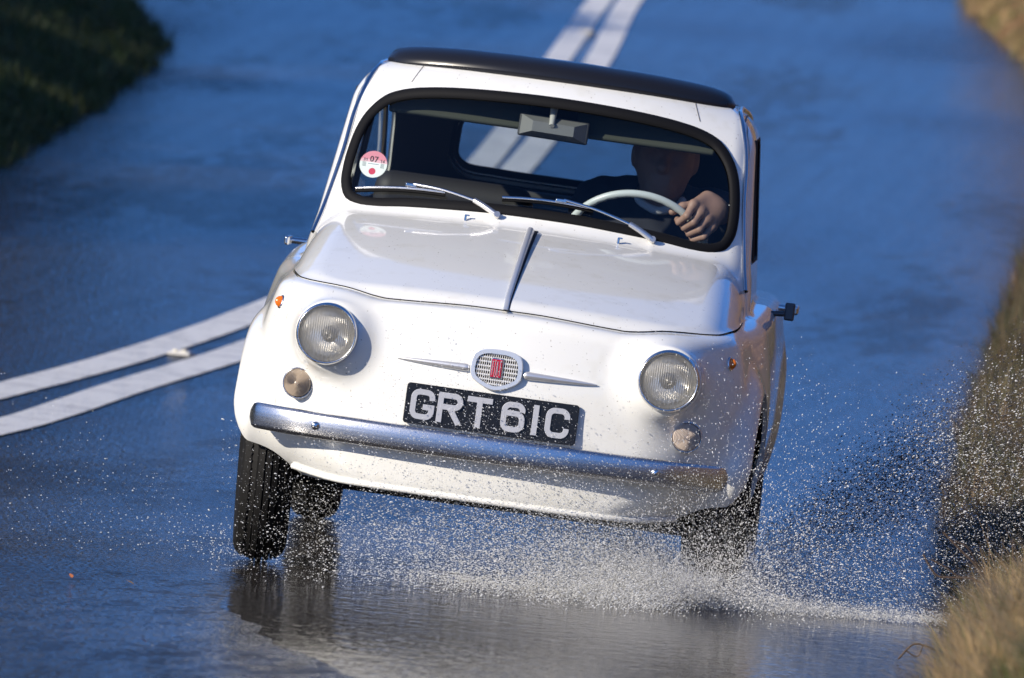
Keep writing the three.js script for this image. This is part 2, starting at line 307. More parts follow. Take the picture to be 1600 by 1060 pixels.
function fBonnet(x, y, z) {
  const a = Math.abs(x);
  let d = rmax(a - (0.563 - 0.02 * clamp(-z + 0.1, 0, 1)), z - (0.478 - 0.28 * x * x), 0.19);
  d = rmax(d, y - bonnetTop(x, z), 0.10);
  return Math.max(d, -0.55 - z, 0.668 - y);
}
function fCabin(x, y, z) {
  const a = Math.abs(x);
  const side = a - (0.556 - 0.11 * (y - 0.82) - 0.10 * Math.max(0, -1.2 - z) ** 2);
  const wind = (z - zWind(x, y)) * 0.794;
  const roof = y - (1.288 - 0.20 * x * x - 0.26 * Math.max(0, z + 0.95) ** 2 - 0.05 * Math.max(0, -1.1 - z) ** 2);
  const back = 0.766 * (y - 1.27) - 0.643 * (z + 1.60) + 0.10 * x * x;
  let d = rmax(wind, side, 0.055);
  d = rmax(d, back, 0.16);
  d = rmax(d, roof, 0.085);
  return Math.max(d, 0.45 - y);
}
const fBody = (x, y, z) => smin(smin(fBonnet(x, y, z), fCabin(x, y, z), 0.035), fLower(x, y, z), 0.014);

const shell = surfaceNets(fBody, [-0.70, 0.17, -2.47], [0.70, 1.335, 0.54], 0.0105);
console.log('shell', shell.idx.length / 3);
// openings
const halfWind = [[0, 0.899], [0.12, 0.897], [0.24, 0.889], [0.33, 0.881], [0.41, 0.870], [0.455, 0.872], [0.487, 0.887], [0.504, 0.92], [0.507, 0.96], [0.503, 1.01], [0.490, 1.07], [0.468, 1.115], [0.43, 1.155], [0.385, 1.175], [0.325, 1.188], [0.21, 1.2], [0, 1.207]];
const windOuter = smoothPoly([...halfWind, ...halfWind.slice(1, -1).reverse().map((p) => [-p[0], p[1]])], 160);
const doorWin = smoothPoly([[-0.56, 0.865], [-0.60, 0.91], [-0.72, 1.07], [-0.79, 1.135], [-0.87, 1.158], [-1.1, 1.165], [-1.26, 1.16], [-1.30, 1.13], [-1.31, 1.0], [-1.31, 0.89], [-1.29, 0.86], [-1.1, 0.853], [-0.8, 0.853], [-0.6, 0.855]], 120);
const quarterWin = smoothPoly([[-1.42, 0.88], [-1.41, 1.0], [-1.41, 1.14], [-1.43, 1.165], [-1.52, 1.155], [-1.62, 1.12], [-1.74, 1.02], [-1.83, 0.92], [-1.83, 0.88], [-1.78, 0.865], [-1.6, 0.86], [-1.44, 0.86]], 100);
const rearWin = smoothPoly([[0, 0.955], [0.2, 0.957], [0.29, 0.965], [0.325, 1.0], [0.325, 1.06], [0.315, 1.11], [0.28, 1.145], [0.2, 1.152], [0, 1.155], [-0.2, 1.152], [-0.28, 1.145], [-0.315, 1.11], [-0.325, 1.06], [-0.325, 1.0], [-0.29, 0.965], [-0.2, 0.957]], 100);
const doorPoly = [[-0.37, 0.27], [-0.36, 0.5], [-0.36, 0.70], [-0.40, 0.78], [-0.49, 0.90], [-0.60, 1.06], [-0.70, 1.18], [-0.76, 1.212], [-0.9, 1.222], [-1.2, 1.224], [-1.33, 1.215], [-1.36, 1.17], [-1.37, 0.8], [-1.36, 0.6], [-1.33, 0.45], [-1.30, 0.27]];
const oWind = (x, y, z, o) => (z > -0.85 && y > 0.8 ? sd2(windOuter, x, y) + o : 1);
const oRear = (x, y, z, o) => (z < -1.5 && y > 0.85 ? sd2(rearWin, x, y) + o : 1);
const oSide = (x, y, z, o) => (Math.abs(x) > 0.35 && y > 0.8 ? Math.min(sd2(doorWin, z, y), sd2(quarterWin, z, y)) + o : 1);
const oArch = (x, y, z, o) => (Math.abs(x) > 0.36 ? Math.min(Math.hypot(y - 0.275, z) - 0.283, Math.hypot(y - 0.265, z + 1.84) - 0.275) + o : 1);
const oLamp = (x, y, z) => (z > 0.2 ? Math.hypot(Math.abs(x) - 0.416, y - 0.577) - 0.0675 : 1);
const inBonnet = (x, y, z) => Math.max(fBonnet(x, y, z) - fLower(x, y, z), -0.293 + 0.36 * x * x - z);
const inDoor = (x, y, z) => (Math.abs(x) > 0.42 && z < -0.3 && z > -1.5 ? sd2(doorPoly, z, y) : 1);
const uvBody = (x, y, z) => (Math.abs(x) > 0.54 && y < 1.2 ? [z + 0.3, y] : z > 0.40 && y < 0.695 ? [x, y] : [x, z]);

const car = new THREE.Group(); car.name = 'car'; car.rotation.y = CAR_YAW; scene.add(car);
tag(car, 'small white classic car driving through spray on the wet road', 'car');
function part(name, geo, mat, parent = car) { geo.applyMatrix4(lean); return mesh(name, geo, mat, parent); }
let low = clip(shell, (x, y, z) => y - 0.219);
low = clip(clip(low, (x, y, z) => oArch(x, y, z, 0)), oLamp);
let open = clip(clip(clip(low, (x, y, z) => oWind(x, y, z, 0.016)), (x, y, z) => oRear(x, y, z, 0.012)), (x, y, z) => oSide(x, y, z, 0));
let bodyShell = clip(clip(open, (x, y, z) => inBonnet(x, y, z) - 0.0022), (x, y, z) => inDoor(x, y, z) - 0.0022);
part('body_shell', toGeo(flange(bodyShell, 0.012), uvBody), paint);
const bonnetPart = part('bonnet', toGeo(flange(clip(open, (x, y, z) => -inBonnet(x, y, z) - 0.0022), 0.010), uvBody, 0.002), paint);
const doors = {};
for (const s of [-1, 1]) doors[s] = part('door', toGeo(flange(clip(clip(open, (x, y, z) => -inDoor(x, y, z) - 0.0022), (x) => s * x - 0.3), 0.012), uvBody), paint);
{ // dark lining inside the shell
  let li = clip(clip(clip(clip(shell, (x, y, z) => y - 0.23), (x, y, z) => Math.min(-0.36 - z + (y > 0.8 ? 0.5 : 0), 1)), (x, y, z) => oArch(x, y, z, -0.02)), (x, y, z) => oWind(x, y, z, -0.002));
  li = clip(clip(li, (x, y, z) => oRear(x, y, z, 0)), (x, y, z) => oSide(x, y, z, -0.004));
  li = clip(li, (x, y, z) => fBonnet(x, y, z) - 0.004);
  part('inner_lining', toGeo(li, uvBody, -0.016), lining);
}
// surface points: walk to the body along z
const onNose = (x, y) => { let z = 0.6; for (let i = 0; i < 60; i++) { const d = fBody(x, y, z); if (d < 2e-4) break; z -= d * 0.8; } return z; };
const nrmAt = (x, y, z) => { const e = 0.003; return V(fBody(x + e, y, z) - fBody(x - e, y, z), fBody(x, y + e, z) - fBody(x, y - e, z), fBody(x, y, z + e) - fBody(x, y, z - e)).normalize(); };

// ------------------------------------------------------------ glass and seals
function ringOn(poly, inset, zf, w, t, flip = 1) { // a flat rubber seal following an outline in x,y on the surface z = zf(x, y)
  const n = poly.length, M = 10;
  return gridGeo(n, M, (u, v) => {
    const i = Math.round(u * n) % n, p = poly[i], q = poly[(i + 1) % n], o = poly[(i + n - 1) % n];
    const tx = q[0] - o[0], ty = q[1] - o[1], l = Math.hypot(tx, ty), nx = -ty / l, ny = tx / l; // inward for an anticlockwise outline
    const a = v * Math.PI * 2, d = inset + Math.cos(a) * w / 2, h = Math.sin(a) * t;
    const x = p[0] + nx * d, y = p[1] + ny * d; return [x, y + 0.6 * h, zf(x, y) + flip * h * 0.79];
  });
}
const windSeal = part('windscreen_seal', ringOn(windOuter, 0.0125, zWind, 0.026, 0.010), rubber);
{
  const N = 60, M = 36, pos = [], idx = [], nrm = [];
  for (let j = 0; j <= M; j++) for (let i = 0; i <= N; i++) { const x = -0.53 + 1.06 * i / N, y = 0.855 + 0.37 * j / M; pos.push(x, y, zWind(x, y) - 0.002); const n = V(0.22 * x / 0.2304, 0.766, 1).normalize(); nrm.push(n.x, n.y, n.z); }
  for (let j = 0; j < M; j++) for (let i = 0; i < N; i++) { const a = j * (N + 1) + i; idx.push(a, a + 1, a + N + 2, a, a + N + 2, a + N + 1); }
  part('windscreen', toGeo(clip({ pos, nrm, idx }, (x, y, z) => -sd2(windOuter, x, y) - 0.013)), glassMat);
}
const zBack = (x, y) => -1.60 + (0.766 * (y - 1.27) + 0.10 * x * x) / 0.643;
part('rear_window_seal', ringOn(rearWin, 0.012, (x, y) => zBack(x, y), 0.028, 0.009, -1), rubber);
{
  const s = new THREE.Shape(rearWin.map((p) => new THREE.Vector2(p[0] * 0.985, 1.055 + (p[1] - 1.055) * 0.96))), g = new THREE.ShapeGeometry(s), a = g.attributes.position;
  for (let i = 0; i < a.count; i++) a.setZ(i, zBack(a.getX(i), a.getY(i)) + 0.004);
  g.computeVertexNormals(); part('rear_window', g, glassMat);
}
const xSide = (y, z) => 0.556 - 0.11 * (y - 0.82) - 0.10 * Math.max(0, -1.2 - z) ** 2;
for (const s of [-1, 1]) {
  for (const [poly, name, par] of [[doorWin, 'door_window', doors[s]], [quarterWin, 'quarter_window', car]]) {
    const g = new THREE.ShapeGeometry(new THREE.Shape(poly.map((p) => new THREE.Vector2(p[0], p[1])))), a = g.attributes.position;
    for (let i = 0; i < a.count; i++) { const z = a.getX(i), y = a.getY(i); a.setXYZ(i, s * (xSide(y, z) - 0.012), y, z); }
    g.computeVertexNormals(); part(name, g, glassMat, par);
    const n = poly.length, ring = tube(poly.filter((_, i) => i % 2 === 0).map((p) => [s * (xSide(p[1], p[0]) - 0.008), p[1], p[0]]), 0.0075, n, 6, true);
    part(name + '_seal', ring, rubber, par);
  }
  part('quarter_light_bar', rod([s * (xSide(0.86, -0.74) - 0.006), 0.86, -0.74], [s * (xSide(1.16, -0.80) - 0.006), 1.165, -0.80], 0.009, 0.009), blackTrim, doors[s]);
  // gutter along the roof side and down the screen pillar
  const gp = [[-0.40, 0.79], [-0.46, 0.86], [-0.55, 1.0], [-0.63, 1.11], [-0.70, 1.192], [-0.77, 1.226], [-0.9, 1.236], [-1.2, 1.238], [-1.45, 1.21], [-1.62, 1.15]];
  const gpts = gp.map(([z, y]) => { let x = 0.75; for (let i = 0; i < 80; i++) { const d = fBody(x, y, z); if (d < 2e-4) break; x -= d * 0.7; } return [s * (x + 0.003), y, z]; });
  part('rain_gutter', tube(gpts, 0.0065, 60, 8), chrome);
  const hz = -1.20, hx = s * 0.625;
  part('door_handle', merge([rod([hx, 0.737, hz], [s * 0.672, 0.737, hz], 0.009, 0.008, 12), box(0.014, 0.024, 0.10, s * 0.672, 0.737, hz + 0.03, 0.006)]), chrome, doors[s]);
}
{ // wing mirror on the driver's door, seen from behind its dark housing
  const o = V(0.626, 0.735, -0.80);
  part('side_mirror', merge([rod([0.60, 0.730, -0.80], [0.650, 0.735, -0.80], 0.007, 0.007, 12), box(0.026, 0.046, 0.02, 0.662, 0.742, -0.80, 0.005)]), std(0.09, 0.09, 0.10, 0.4, 0.6), doors[1]);
}
// ------------------------------------------------------------ folding roof
{
  const x0 = 0.445, zf = (x) => -0.675 - 0.12 * (x / 0.44) ** 2, top = (x, z) => 1.288 - 0.20 * x * x - 0.26 * Math.max(0, z + 0.95) ** 2 - 0.05 * Math.max(0, -1.1 - z) ** 2;
  const hRoof = (x, z) => { let y = 1.4; for (let i = 0; i < 60; i++) { const d = fCabin(x, y, z); if (d < 2e-4) break; y -= d * 0.8; } return y; };
  const sheet = gridGeo(60, 60, (u, v) => { const x = mixf(-x0, x0, u), z = mixf(zf(x) - 0.02, -1.50, v), e = sstep(0, 0.05, u) * sstep(1, 0.95, u); return [x, hRoof(x, z) + 0.002 + 0.011 * e + 0.003 * Math.sin(v * 40) * e * Math.exp(-v * 2), z, x * 2, z * 2]; });
  const roll = gridGeo(72, 24, (u, v) => { const x = mixf(-x0 - 0.006, x0 + 0.006, u), a = v * Math.PI * 2, e = Math.pow(Math.max(0, 1 - Math.abs(2 * u - 1) ** 14), 0.5), z0 = zf(x) - 0.012, h = hRoof(x, z0) + 0.012, ry = 0.004 + 0.020 * e * (1 + 0.06 * fbm(x * 9, v * 3, 4)), rz = 0.008 + 0.040 * e; const t = Math.sign(Math.cos(a)) * Math.abs(Math.cos(a)) ** 0.8; return [x, h + ry * Math.sin(a) - 0.35 * rz * t * 0.9 - 0.004, z0 + rz * t, x * 2, v]; });
  const fr = part('folding_roof', sheet, vinyl); part('front_roll', roll, vinyl, fr);
}
// ------------------------------------------------------------ lamps
const fluteBump = tex(512, 512, (u, v) => { const inMid = Math.abs(v - 0.5) < 0.3; const k = 0.5 + 0.5 * Math.cos(u * Math.PI * 2 * 26); return inMid ? k : 0.5 + 0.5 * Math.cos(u * Math.PI * 2 * 13) * (v < 0.25 ? 1 : 0.4); });
const reflMat = new THREE.MeshPhysicalMaterial({ color: C(0.86, 0.84, 0.80), metalness: 1, roughness: 0.26, bumpMap: fluteBump, bumpScale: 0.0009, side: THREE.DoubleSide });
const lensRib = new THREE.MeshPhysicalMaterial({ color: C(0.96, 0.95, 0.92), roughness: 0.46, transmission: 0.97, thickness: 0, ior: 1.5, bumpMap: fluteBump, bumpScale: 0.0006, side: THREE.DoubleSide });
for (const s of [-1, 1]) {
  const cx = s * 0.416, cy = 0.577, cz = 0.494, put = (g) => { g.rotateY(s * 0.05); g.rotateX(-0.03); g.translate(cx, cy, cz); return g; };
  const head = part('headlight', put(latheZ([[0.0655, 0.004], [0.0665, 0.018], [0.0690, 0.024], [0.0725, 0.022], [0.0755, 0.012], [0.0765, -0.004], [0.0765, -0.022]], 64)), chrome);
  const bowl = latheZ([[0.066, 0.012], [0.064, 0.0], [0.058, -0.018], [0.045, -0.034], [0.028, -0.044], [0.014, -0.047]], 64), a = bowl.attributes.position, uv = bowl.attributes.uv;
  for (let i = 0; i < a.count; i++) uv.setXY(i, a.getX(i) / 0.14 + 0.5, a.getY(i) / 0.14 + 0.5);
  part('reflector', put(bowl), reflMat, head);
  part('bulb', put(merge([latheZ([[0.0001, 0.004], [0.008, 0.002], [0.011, -0.006], [0.011, -0.03]], 20), latheZ([[0.0001, -0.042], [0.019, -0.043], [0.02, -0.047]], 20)])), std(0.10, 0.10, 0.10, 0.3, 0.7), head);
  const lens = latheZ([[0.0001, 0.034], [0.02, 0.0325], [0.04, 0.028], [0.055, 0.0215], [0.066, 0.013]], 64), b = lens.attributes.position, uv2 = lens.attributes.uv;
  for (let i = 0; i < b.count; i++) uv2.setXY(i, b.getX(i) / 0.14 + 0.5, b.getY(i) / 0.14 + 0.5);
  part('lens', put(lens), lensRib, head);
  // front turn lamp: ribbed clear dome on a chrome ring
  const lx = s * 0.474, ly = 0.446, lz = onNose(lx, ly), n = nrmAt(lx, ly, lz); n.y = 0; n.x *= 0.2; n.normalize();
  const q = new THREE.Quaternion().setFromUnitVectors(V(0, 0, 1), n), lp = (g) => { g.applyQuaternion(q); g.translate(lx, ly, lz + 0.006); return g; };
  const lamp = part('turn_lamp', lp(latheZ([[0.034, 0.012], [0.036, 0.016], [0.0385, 0.013], [0.0395, 0.0], [0.040, -0.03]], 48)), chrome);
  const prof = [[0.0001, 0.034], [0.004, 0.0335], [0.0045, 0.032]]; for (let i = 0; i < 9; i++) { const r = 0.0055 + i * 0.0031, z = 0.033 - 0.5 * r * r / 0.036 * 0.95; prof.push([r, z], [r + 0.0010, z + 0.0018], [r + 0.0022, z - 0.0020]); } prof.push([0.034, 0.011]);
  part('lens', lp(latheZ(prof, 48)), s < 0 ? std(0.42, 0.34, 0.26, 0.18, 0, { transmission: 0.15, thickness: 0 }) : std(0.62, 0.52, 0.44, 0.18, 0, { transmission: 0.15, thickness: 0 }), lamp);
  for (const dy of [-1, 1]) part('screw', lp(new THREE.SphereGeometry(0.0032, 10, 8).translate(0.004 * dy, 0.031 * dy, 0.0145)), chrome, lamp);
  // amber side marker
  const mx = s * 0.553, my = 0.630, mz = onNose(mx, my), mn = nrmAt(mx, my, mz), mq = new THREE.Quaternion().setFromUnitVectors(V(0, 0, 1), mn), mp = (g) => { g.applyQuaternion(mq); g.translate(mx, my, mz); return g; };
  const base = latheZ([[0.0001, 0.004], [0.017, 0.004], [0.0185, 0.001], [0.0185, -0.006]], 28); base.scale(0.62, 0.95, 1);
  const mk = part('side_marker', mp(base), chrome);
  const dome = latheZ([[0.0001, 0.017], [0.007, 0.0155], [0.012, 0.011], [0.0155, 0.003]], 28); dome.scale(0.62, 0.95, 1);
  part('lens', mp(dome), std(0.80, 0.19, 0.015, 0.15, 0, { transmission: 0.2, thickness: 0 }), mk);
}
// ------------------------------------------------------------ bumper
{
  const zb = (x) => 0.540 - 0.30 * x * x - 2.2 * Math.max(0, Math.abs(x) - 0.43) ** 2;
  const prof = (t) => { // t 0..1 down the blade: turned lip, crowned face, turned lip
    const P = [[-0.024, 0.031], [-0.012, 0.0352], [-0.002, 0.0340], [0.004, 0.026], [0.0065, 0.012], [0.007, 0.0], [0.0065, -0.012], [0.004, -0.025], [-0.002, -0.0330], [-0.012, -0.0352], [-0.024, -0.031]];
    const f = t * (P.length - 1), i = Math.min(P.length - 2, Math.floor(f)), k = f - i; return [mixf(P[i][0], P[i + 1][0], k), mixf(P[i][1], P[i + 1][1], k)]; };
  const X = 0.587, g = gridGeo(140, 36, (u, v) => { const x = mixf(-X, X, u), e = Math.abs(x), k = e > X - 0.022 ? Math.sqrt(Math.max(0, 1 - ((e - X + 0.022) / 0.022) ** 2)) : 1, [dz, dy] = prof(v); const h = 0.92 * mixf(0.35, 1, k); return [x, 0.3535 + dy * h, zb(x) + (dz + 0.002) * h - (1 - k) * 0.02, x * 3, v]; });
  const bp = part('front_bumper', g, dull);
  for (const s of [-1, 1]) part('bumper_bolt', new THREE.SphereGeometry(0.0105, 18, 12).scale(1, 1, 0.7).translate(s * 0.415, 0.353, zb(0.415) + 0.010), chrome, bp);
  for (const s of [-1, 1]) part('bumper_bracket', box(0.04, 0.02, 0.09, s * 0.415, 0.348, zb(0.415) - 0.05), blackTrim, bp);
  const rb = gridGeo(80, 20, (u, v) => { const x = mixf(-0.62, 0.62, u), [dz, dy] = prof(v); return [x, 0.372 + dy, -2.47 + 0.22 * x * x + 3 * Math.max(0, Math.abs(x) - 0.5) ** 2 - dz, x * 3, v]; });
  part('rear_bumper', rb, dull);
  const lip = []; for (let i = 0; i <= 30; i++) { const x = mixf(-0.47, 0.47, i / 30), y = 0.2265 + 0.10 * Math.max(0, Math.abs(x) - 0.36); lip.push([x, y, onNose(x, y + 0.006) - 0.001]); } part('apron_lip', tube(lip, 0.0075, 60, 10), paint);
}
// ------------------------------------------------------------ number plate
{
  const px = 0.003, py = 0.440, pz = 0.514, W = 0.418, H = 0.096;
  const bend = (g) => { const a = g.attributes.position; for (let i = 0; i < a.count; i++) a.setZ(i, a.getZ(i) - 0.28 * a.getX(i) ** 2); return g; };
  const sh = new THREE.Shape(), r = 0.008, w = W / 2, h = H / 2;
  sh.moveTo(-w + r, -h); for (let i = 1; i <= 24; i++) sh.lineTo(mixf(-w + r, w - r, i / 24), -h); sh.quadraticCurveTo(w, -h, w, -h + r); sh.lineTo(w, h - r); sh.quadraticCurveTo(w, h, w - r, h); for (let i = 1; i <= 24; i++) sh.lineTo(mixf(w - r, -w + r, i / 24), h); sh.quadraticCurveTo(-w, h, -w, h - r); sh.lineTo(-w, -h + r); sh.quadraticCurveTo(-w, -h, -w + r, -h);
  const plate = part('number_plate', bend(new THREE.ExtrudeGeometry(sh, { depth: 0.004, bevelEnabled: true, bevelThickness: 0.0012, bevelSize: 0.0012, bevelSegments: 2, curveSegments: 6 }).translate(px, py, pz - 0.004)), std(0.006, 0.006, 0.007, 0.35));
  const S = 0.0125, HH = 0.072; // stroke, height
  const silver = std(0.42, 0.43, 0.47, 0.5, 0.15);
  function stroke(pts) { // polyline -> mitred ribbon
    const n = pts.length, L = [], R = [];
    for (let i = 0; i < n; i++) {
      const a = pts[Math.max(0, i - 1)], b = pts[i], c = pts[Math.min(n - 1, i + 1)];
      let d1 = [b[0] - a[0], b[1] - a[1]], d2 = [c[0] - b[0], c[1] - b[1]]; if (i === 0) d1 = d2; if (i === n - 1) d2 = d1;
      const l1 = Math.hypot(...d1), l2 = Math.hypot(...d2), n1 = [-d1[1] / l1, d1[0] / l1], n2 = [-d2[1] / l2, d2[0] / l2]; let m = [n1[0] + n2[0], n1[1] + n2[1]]; const k = S / (1e-6 + m[0] * n1[0] + m[1] * n1[1]) / 1 * 0.5; m = [m[0] * k, m[1] * k];
      L.push([b[0] + m[0], b[1] + m[1]]); R.push([b[0] - m[0], b[1] - m[1]]);
    }
    return new THREE.Shape([...L, ...R.reverse()].map((p) => new THREE.Vector2(p[0], p[1])));
  }
  const arc = (cx, cy, rx, ry, a0, a1, n = 10) => Array.from({ length: n + 1 }, (_, i) => { const a = mixf(a0, a1, i / n) * Math.PI / 180; return [cx + rx * Math.cos(a), cy + ry * Math.sin(a)]; });
  const t = HH / 2 - S / 2;
  const glyph = {
    G: (w) => { const x = w / 2 - S / 2, r = 0.014; return [[[x, t - 0.018], ...arc(x - r, t - r, r, r, 20, 90, 5), ...arc(-x + r, t - r, r, r, 90, 180, 6), ...arc(-x + r, -t + r, r, r, 180, 270, 6), ...arc(x - r, -t + r, r, r, 270, 360, 6), [x, -0.006], [0.002, -0.006]]]; },
    R: (w) => { const x = w / 2 - S / 2, r = 0.0135; return [[[-x, -t - S / 2], [-x, t]], [[-x - S / 2, t], ...arc(x - r, t - r, r, r, 90, 0, 6), ...arc(x - r, 0.002 + r, r, r, 0, -90, 6), [-x, 0.002]], [[0.0, 0.0], [x + 0.001, -t - S / 2]]]; },
    T: (w) => [[[-w / 2, t], [w / 2, t]], [[0, t], [0, -t - S / 2]]],
    6: (w) => { const x = w / 2 - S / 2, r = 0.015; return [[[x - 0.001, t - 0.016], ...arc(x - r, t - r, r, r, 15, 90, 5), ...arc(-x + r, t - r, r, r, 90, 180, 6), ...arc(-x + r, -t + r, r, r, 180, 270, 6), ...arc(x - r, -t + r, r, r, 270, 360, 6), ...arc(x - r, 0.005 - r + 0.004, r, r, 0, 90, 6), [-x, 0.009]]]; },
    1: () => [[[0, -t - S / 2], [0, t + S / 2]]],
    C: (w) => { const x = w / 2 - S / 2, r = 0.015; return [[[x, t - 0.018], ...arc(x - r, t - r, r, r, 10, 90, 5), ...arc(-x + r, t - r, r, r, 90, 180, 6), ...arc(-x + r, -t + r, r, r, 180, 270, 6), ...arc(x - r, -t + r, r, r, 270, 350, 5), [x, -t + 0.018]]]; },
  };
  for (const [ch, c, w] of [['G', 0.042, 0.058], ['R', 0.109, 0.060], ['T', 0.180, 0.060], ['6', 0.263, 0.057], ['1', 0.317, 0.02], ['C', 0.371, 0.058]]) {
    const gs = glyph[ch](w).map((p, i) => new THREE.ExtrudeGeometry(stroke(p), { depth: 0.0022 + i * 0.0003, bevelEnabled: true, bevelThickness: 0.0008, bevelSize: 0.0006, bevelSegments: 2 }));
    part('plate_letter', bend(merge(gs).translate(px - W / 2 + c, py, pz + 0.001)), silver, plate);
  }
}
// ------------------------------------------------------------ badge and whiskers
{
  const bx = 0.002, by = 0.549, bz = onNose(0.0, 0.549) + 0.002;
  const out = smoothPoly([[-0.056, 0.030], [-0.040, 0.042], [0, 0.0465], [0.040, 0.042], [0.056, 0.030], [0.0615, 0.004], [0.058, -0.022], [0.036, -0.039], [0, -0.050], [-0.036, -0.039], [-0.058, -0.022], [-0.0615, 0.004]], 72);
  const inn = out.map((p) => [p[0] * 0.84, p[1] * 0.81 - 0.0005]);
  const fr = new THREE.Shape(out.map((p) => new THREE.Vector2(...p))); fr.holes.push(new THREE.Path(inn.map((p) => new THREE.Vector2(...p))));
  const badge = part('badge', new THREE.ExtrudeGeometry(fr, { depth: 0.008, bevelEnabled: true, bevelThickness: 0.003, bevelSize: 0.002, bevelSegments: 4 }).translate(bx, by, bz), std(0.86, 0.86, 0.85, 0.38, 0.7));
  part('grille_back', new THREE.ShapeGeometry(new THREE.Shape(inn.map((p) => new THREE.Vector2(p[0] * 1.05, p[1] * 1.05)))).translate(bx, by, bz + 0.001), blackTrim, badge);
  const bars = [];
  for (let r = -3; r <= 4; r++) { const y = (r - 0.5) * 0.0105; let lim = 0; for (let x = 0; x < 0.06; x += 0.001) if (sd2(inn, x, y) < 0) lim = x; if (lim > 0.006) bars.push(box(lim * 2, 0.0042, 0.004, 0, y, 0.0045, 0.001)); }
  for (let c = -9; c <= 9; c++) { const x = c * 0.0052; let a = 0, b = 0; for (let y = 0; y < 0.05; y += 0.001) { if (sd2(inn, x, y) < 0) a = y; if (sd2(inn, x, -y) < 0) b = y; } if (a > 0.004) bars.push(box(0.0019, a + b, 0.0035, x, (a - b) / 2, 0.0055, 0.0006)); }
  part('grille_mesh', merge(bars).translate(bx, by, bz), std(0.80, 0.78, 0.74, 0.35, 0.4), badge);
  const em = part('emblem', merge([box(0.031, 0.050, 0.006, bx, by + 0.002, bz + 0.008, 0.0028)]), chrome, badge);
  part('enamel', box(0.0255, 0.044, 0.004, bx, by + 0.002, bz + 0.0105, 0.0016), std(0.42, 0.012, 0.03, 0.2), em);
  const L = [], e = (w, h, x, y) => L.push(box(w, h, 0.0016, x, y, 0, 0.0004)), hw = 0.0012, hh = 0.035;
  e(hw, hh, -0.0098, 0); e(0.0040, hw, -0.0082, hh / 2 - hw / 2); e(0.0034, hw, -0.0085, 0.003); // F
  e(hw, hh, -0.0043, 0); // I
  for (const s of [-1, 1]) { const g = box(hw, hh, 0.0016, 0, 0, 0, 0.0004); g.rotateZ(s * 0.045); g.translate(0.0012 + s * 0.0010, 0, 0); L.push(g); } e(0.003, hw, 0.0012, -0.006); // A
  e(hw, hh, 0.0083, 0); e(0.0056, hw, 0.0083, hh / 2 - hw / 2); // T
  part('lettering', merge(L).translate(bx, by + 0.002, bz + 0.0128), std(0.75, 0.74, 0.72, 0.3, 0.7), em);
  for (const s of [-1, 1]) {
    const g = gridGeo(40, 14, (u, v) => { const x = mixf(0.066, 0.245, u), r = 0.0105 * Math.pow(1 - u * 0.985, 0.55) * (u < 0.03 ? 0.6 + 13 * u : 1), a = v * Math.PI * 2, y = 0.5435, z = onNose(s * x, y) + 0.004; return [s * x + bx, y + r * Math.sin(a), z + 0.9 * r * Math.cos(a)]; });
    part('nose_whisker', g, std(0.66, 0.66, 0.67, 0.34, 0.65));
  }
}
// ------------------------------------------------------------ bonnet spine, washer jets, wipers
{
  const g = gridGeo(60, 12, (u, v) => { const z = mixf(0.455, -0.275, u), w = mixf(0.0065, 0.010, u), h = (0.006 + 0.014 * u) * Math.min(1, u * 12 + 0.3) * Math.min(1, (1 - u) * 20 + 0.2), a = (v - 0.5) * Math.PI * 1.06, s = Math.sin(a), c = Math.cos(a); let y = 1; for (let i = 0; i < 40; i++) y = Math.max(0.69, y - fBonnet(0, y, z) * 0.8); return [w * Math.sign(s) * Math.abs(s) ** 0.8, y + 0.001 + h * Math.abs(c) ** 0.6, z]; });
  part('bonnet_spine', g, std(0.72, 0.72, 0.72, 0.34, 0.6), bonnetPart);
  const g2 = gridGeo(60, 6, (u, v) => { const z = mixf(0.44, -0.285, u), x = mixf(0.006, 0.006 + 0.003 + 0.009 * u, v); let y = 1; for (let i = 0; i < 40; i++) y = Math.max(0.69, y - fBonnet(x, y, z) * 0.8); return [x, y + 0.0035, z]; });
  part('spine_shadow', g2, blackTrim, bonnetPart);  // black sheet standing in for the shadow the spine casts on the bonnet
}
const surf = (x, y, o) => { // a point just outside the screen and scuttle
  let z = zWind(x, y) + 0.08; for (let i = 0; i < 60; i++) { const d = fBody(x, y, z); if (d < 3e-4) break; z -= d * 0.8; } return [x, y + 0.35 * o, z + o * 0.8]; };
for (const [piv, mid, el, b0, b1] of [[[-0.092, 0.893], [-0.155, 0.918], [-0.315, 0.937], [-0.462, 0.909], [-0.232, 0.930]], [[0.303, 0.884], [0.24, 0.912], [0.068, 0.950], [-0.087, 0.938], [0.145, 0.940]]]) {
  const P = surf(...piv, 0.012), M = surf(...mid, 0.022), E2 = surf(...el, 0.022), wip = part('wiper', merge([rod(surf(piv[0], piv[1], -0.01), surf(piv[0], piv[1], 0.02), 0.010, 0.008, 14), tube([P, surf((piv[0] + mid[0]) / 2, (piv[1] + mid[1]) / 2, 0.021), M], 0.0075, 12, 8)]), std(0.62, 0.61, 0.60, 0.3, 0.9));
  part('wiper_arm', tube([M, surf(mixf(mid[0], el[0], 0.5), mixf(mid[1], el[1], 0.5) + 0.004, 0.024), E2], 0.0038, 20, 8), chrome, wip);
  part('blade_clip', box(0.03, 0.010, 0.012, ...surf(el[0] - 0.006, el[1] - 0.002, 0.017), 0.003), chrome, wip);
  const bp = [0, 0.25, 0.5, 0.75, 1].map((t) => surf(mixf(b0[0], b1[0], t), mixf(b0[1], b1[1], t) + 0.006 * Math.sin(t * Math.PI), 0.013));
  part('blade_bar', tube(bp, 0.0042, 30, 8), chrome, wip);
  part('blade_rubber', tube(bp.map((p) => [p[0], p[1] - 0.007, p[2] - 0.004]), 0.0042, 30, 6), rubber, wip);
}
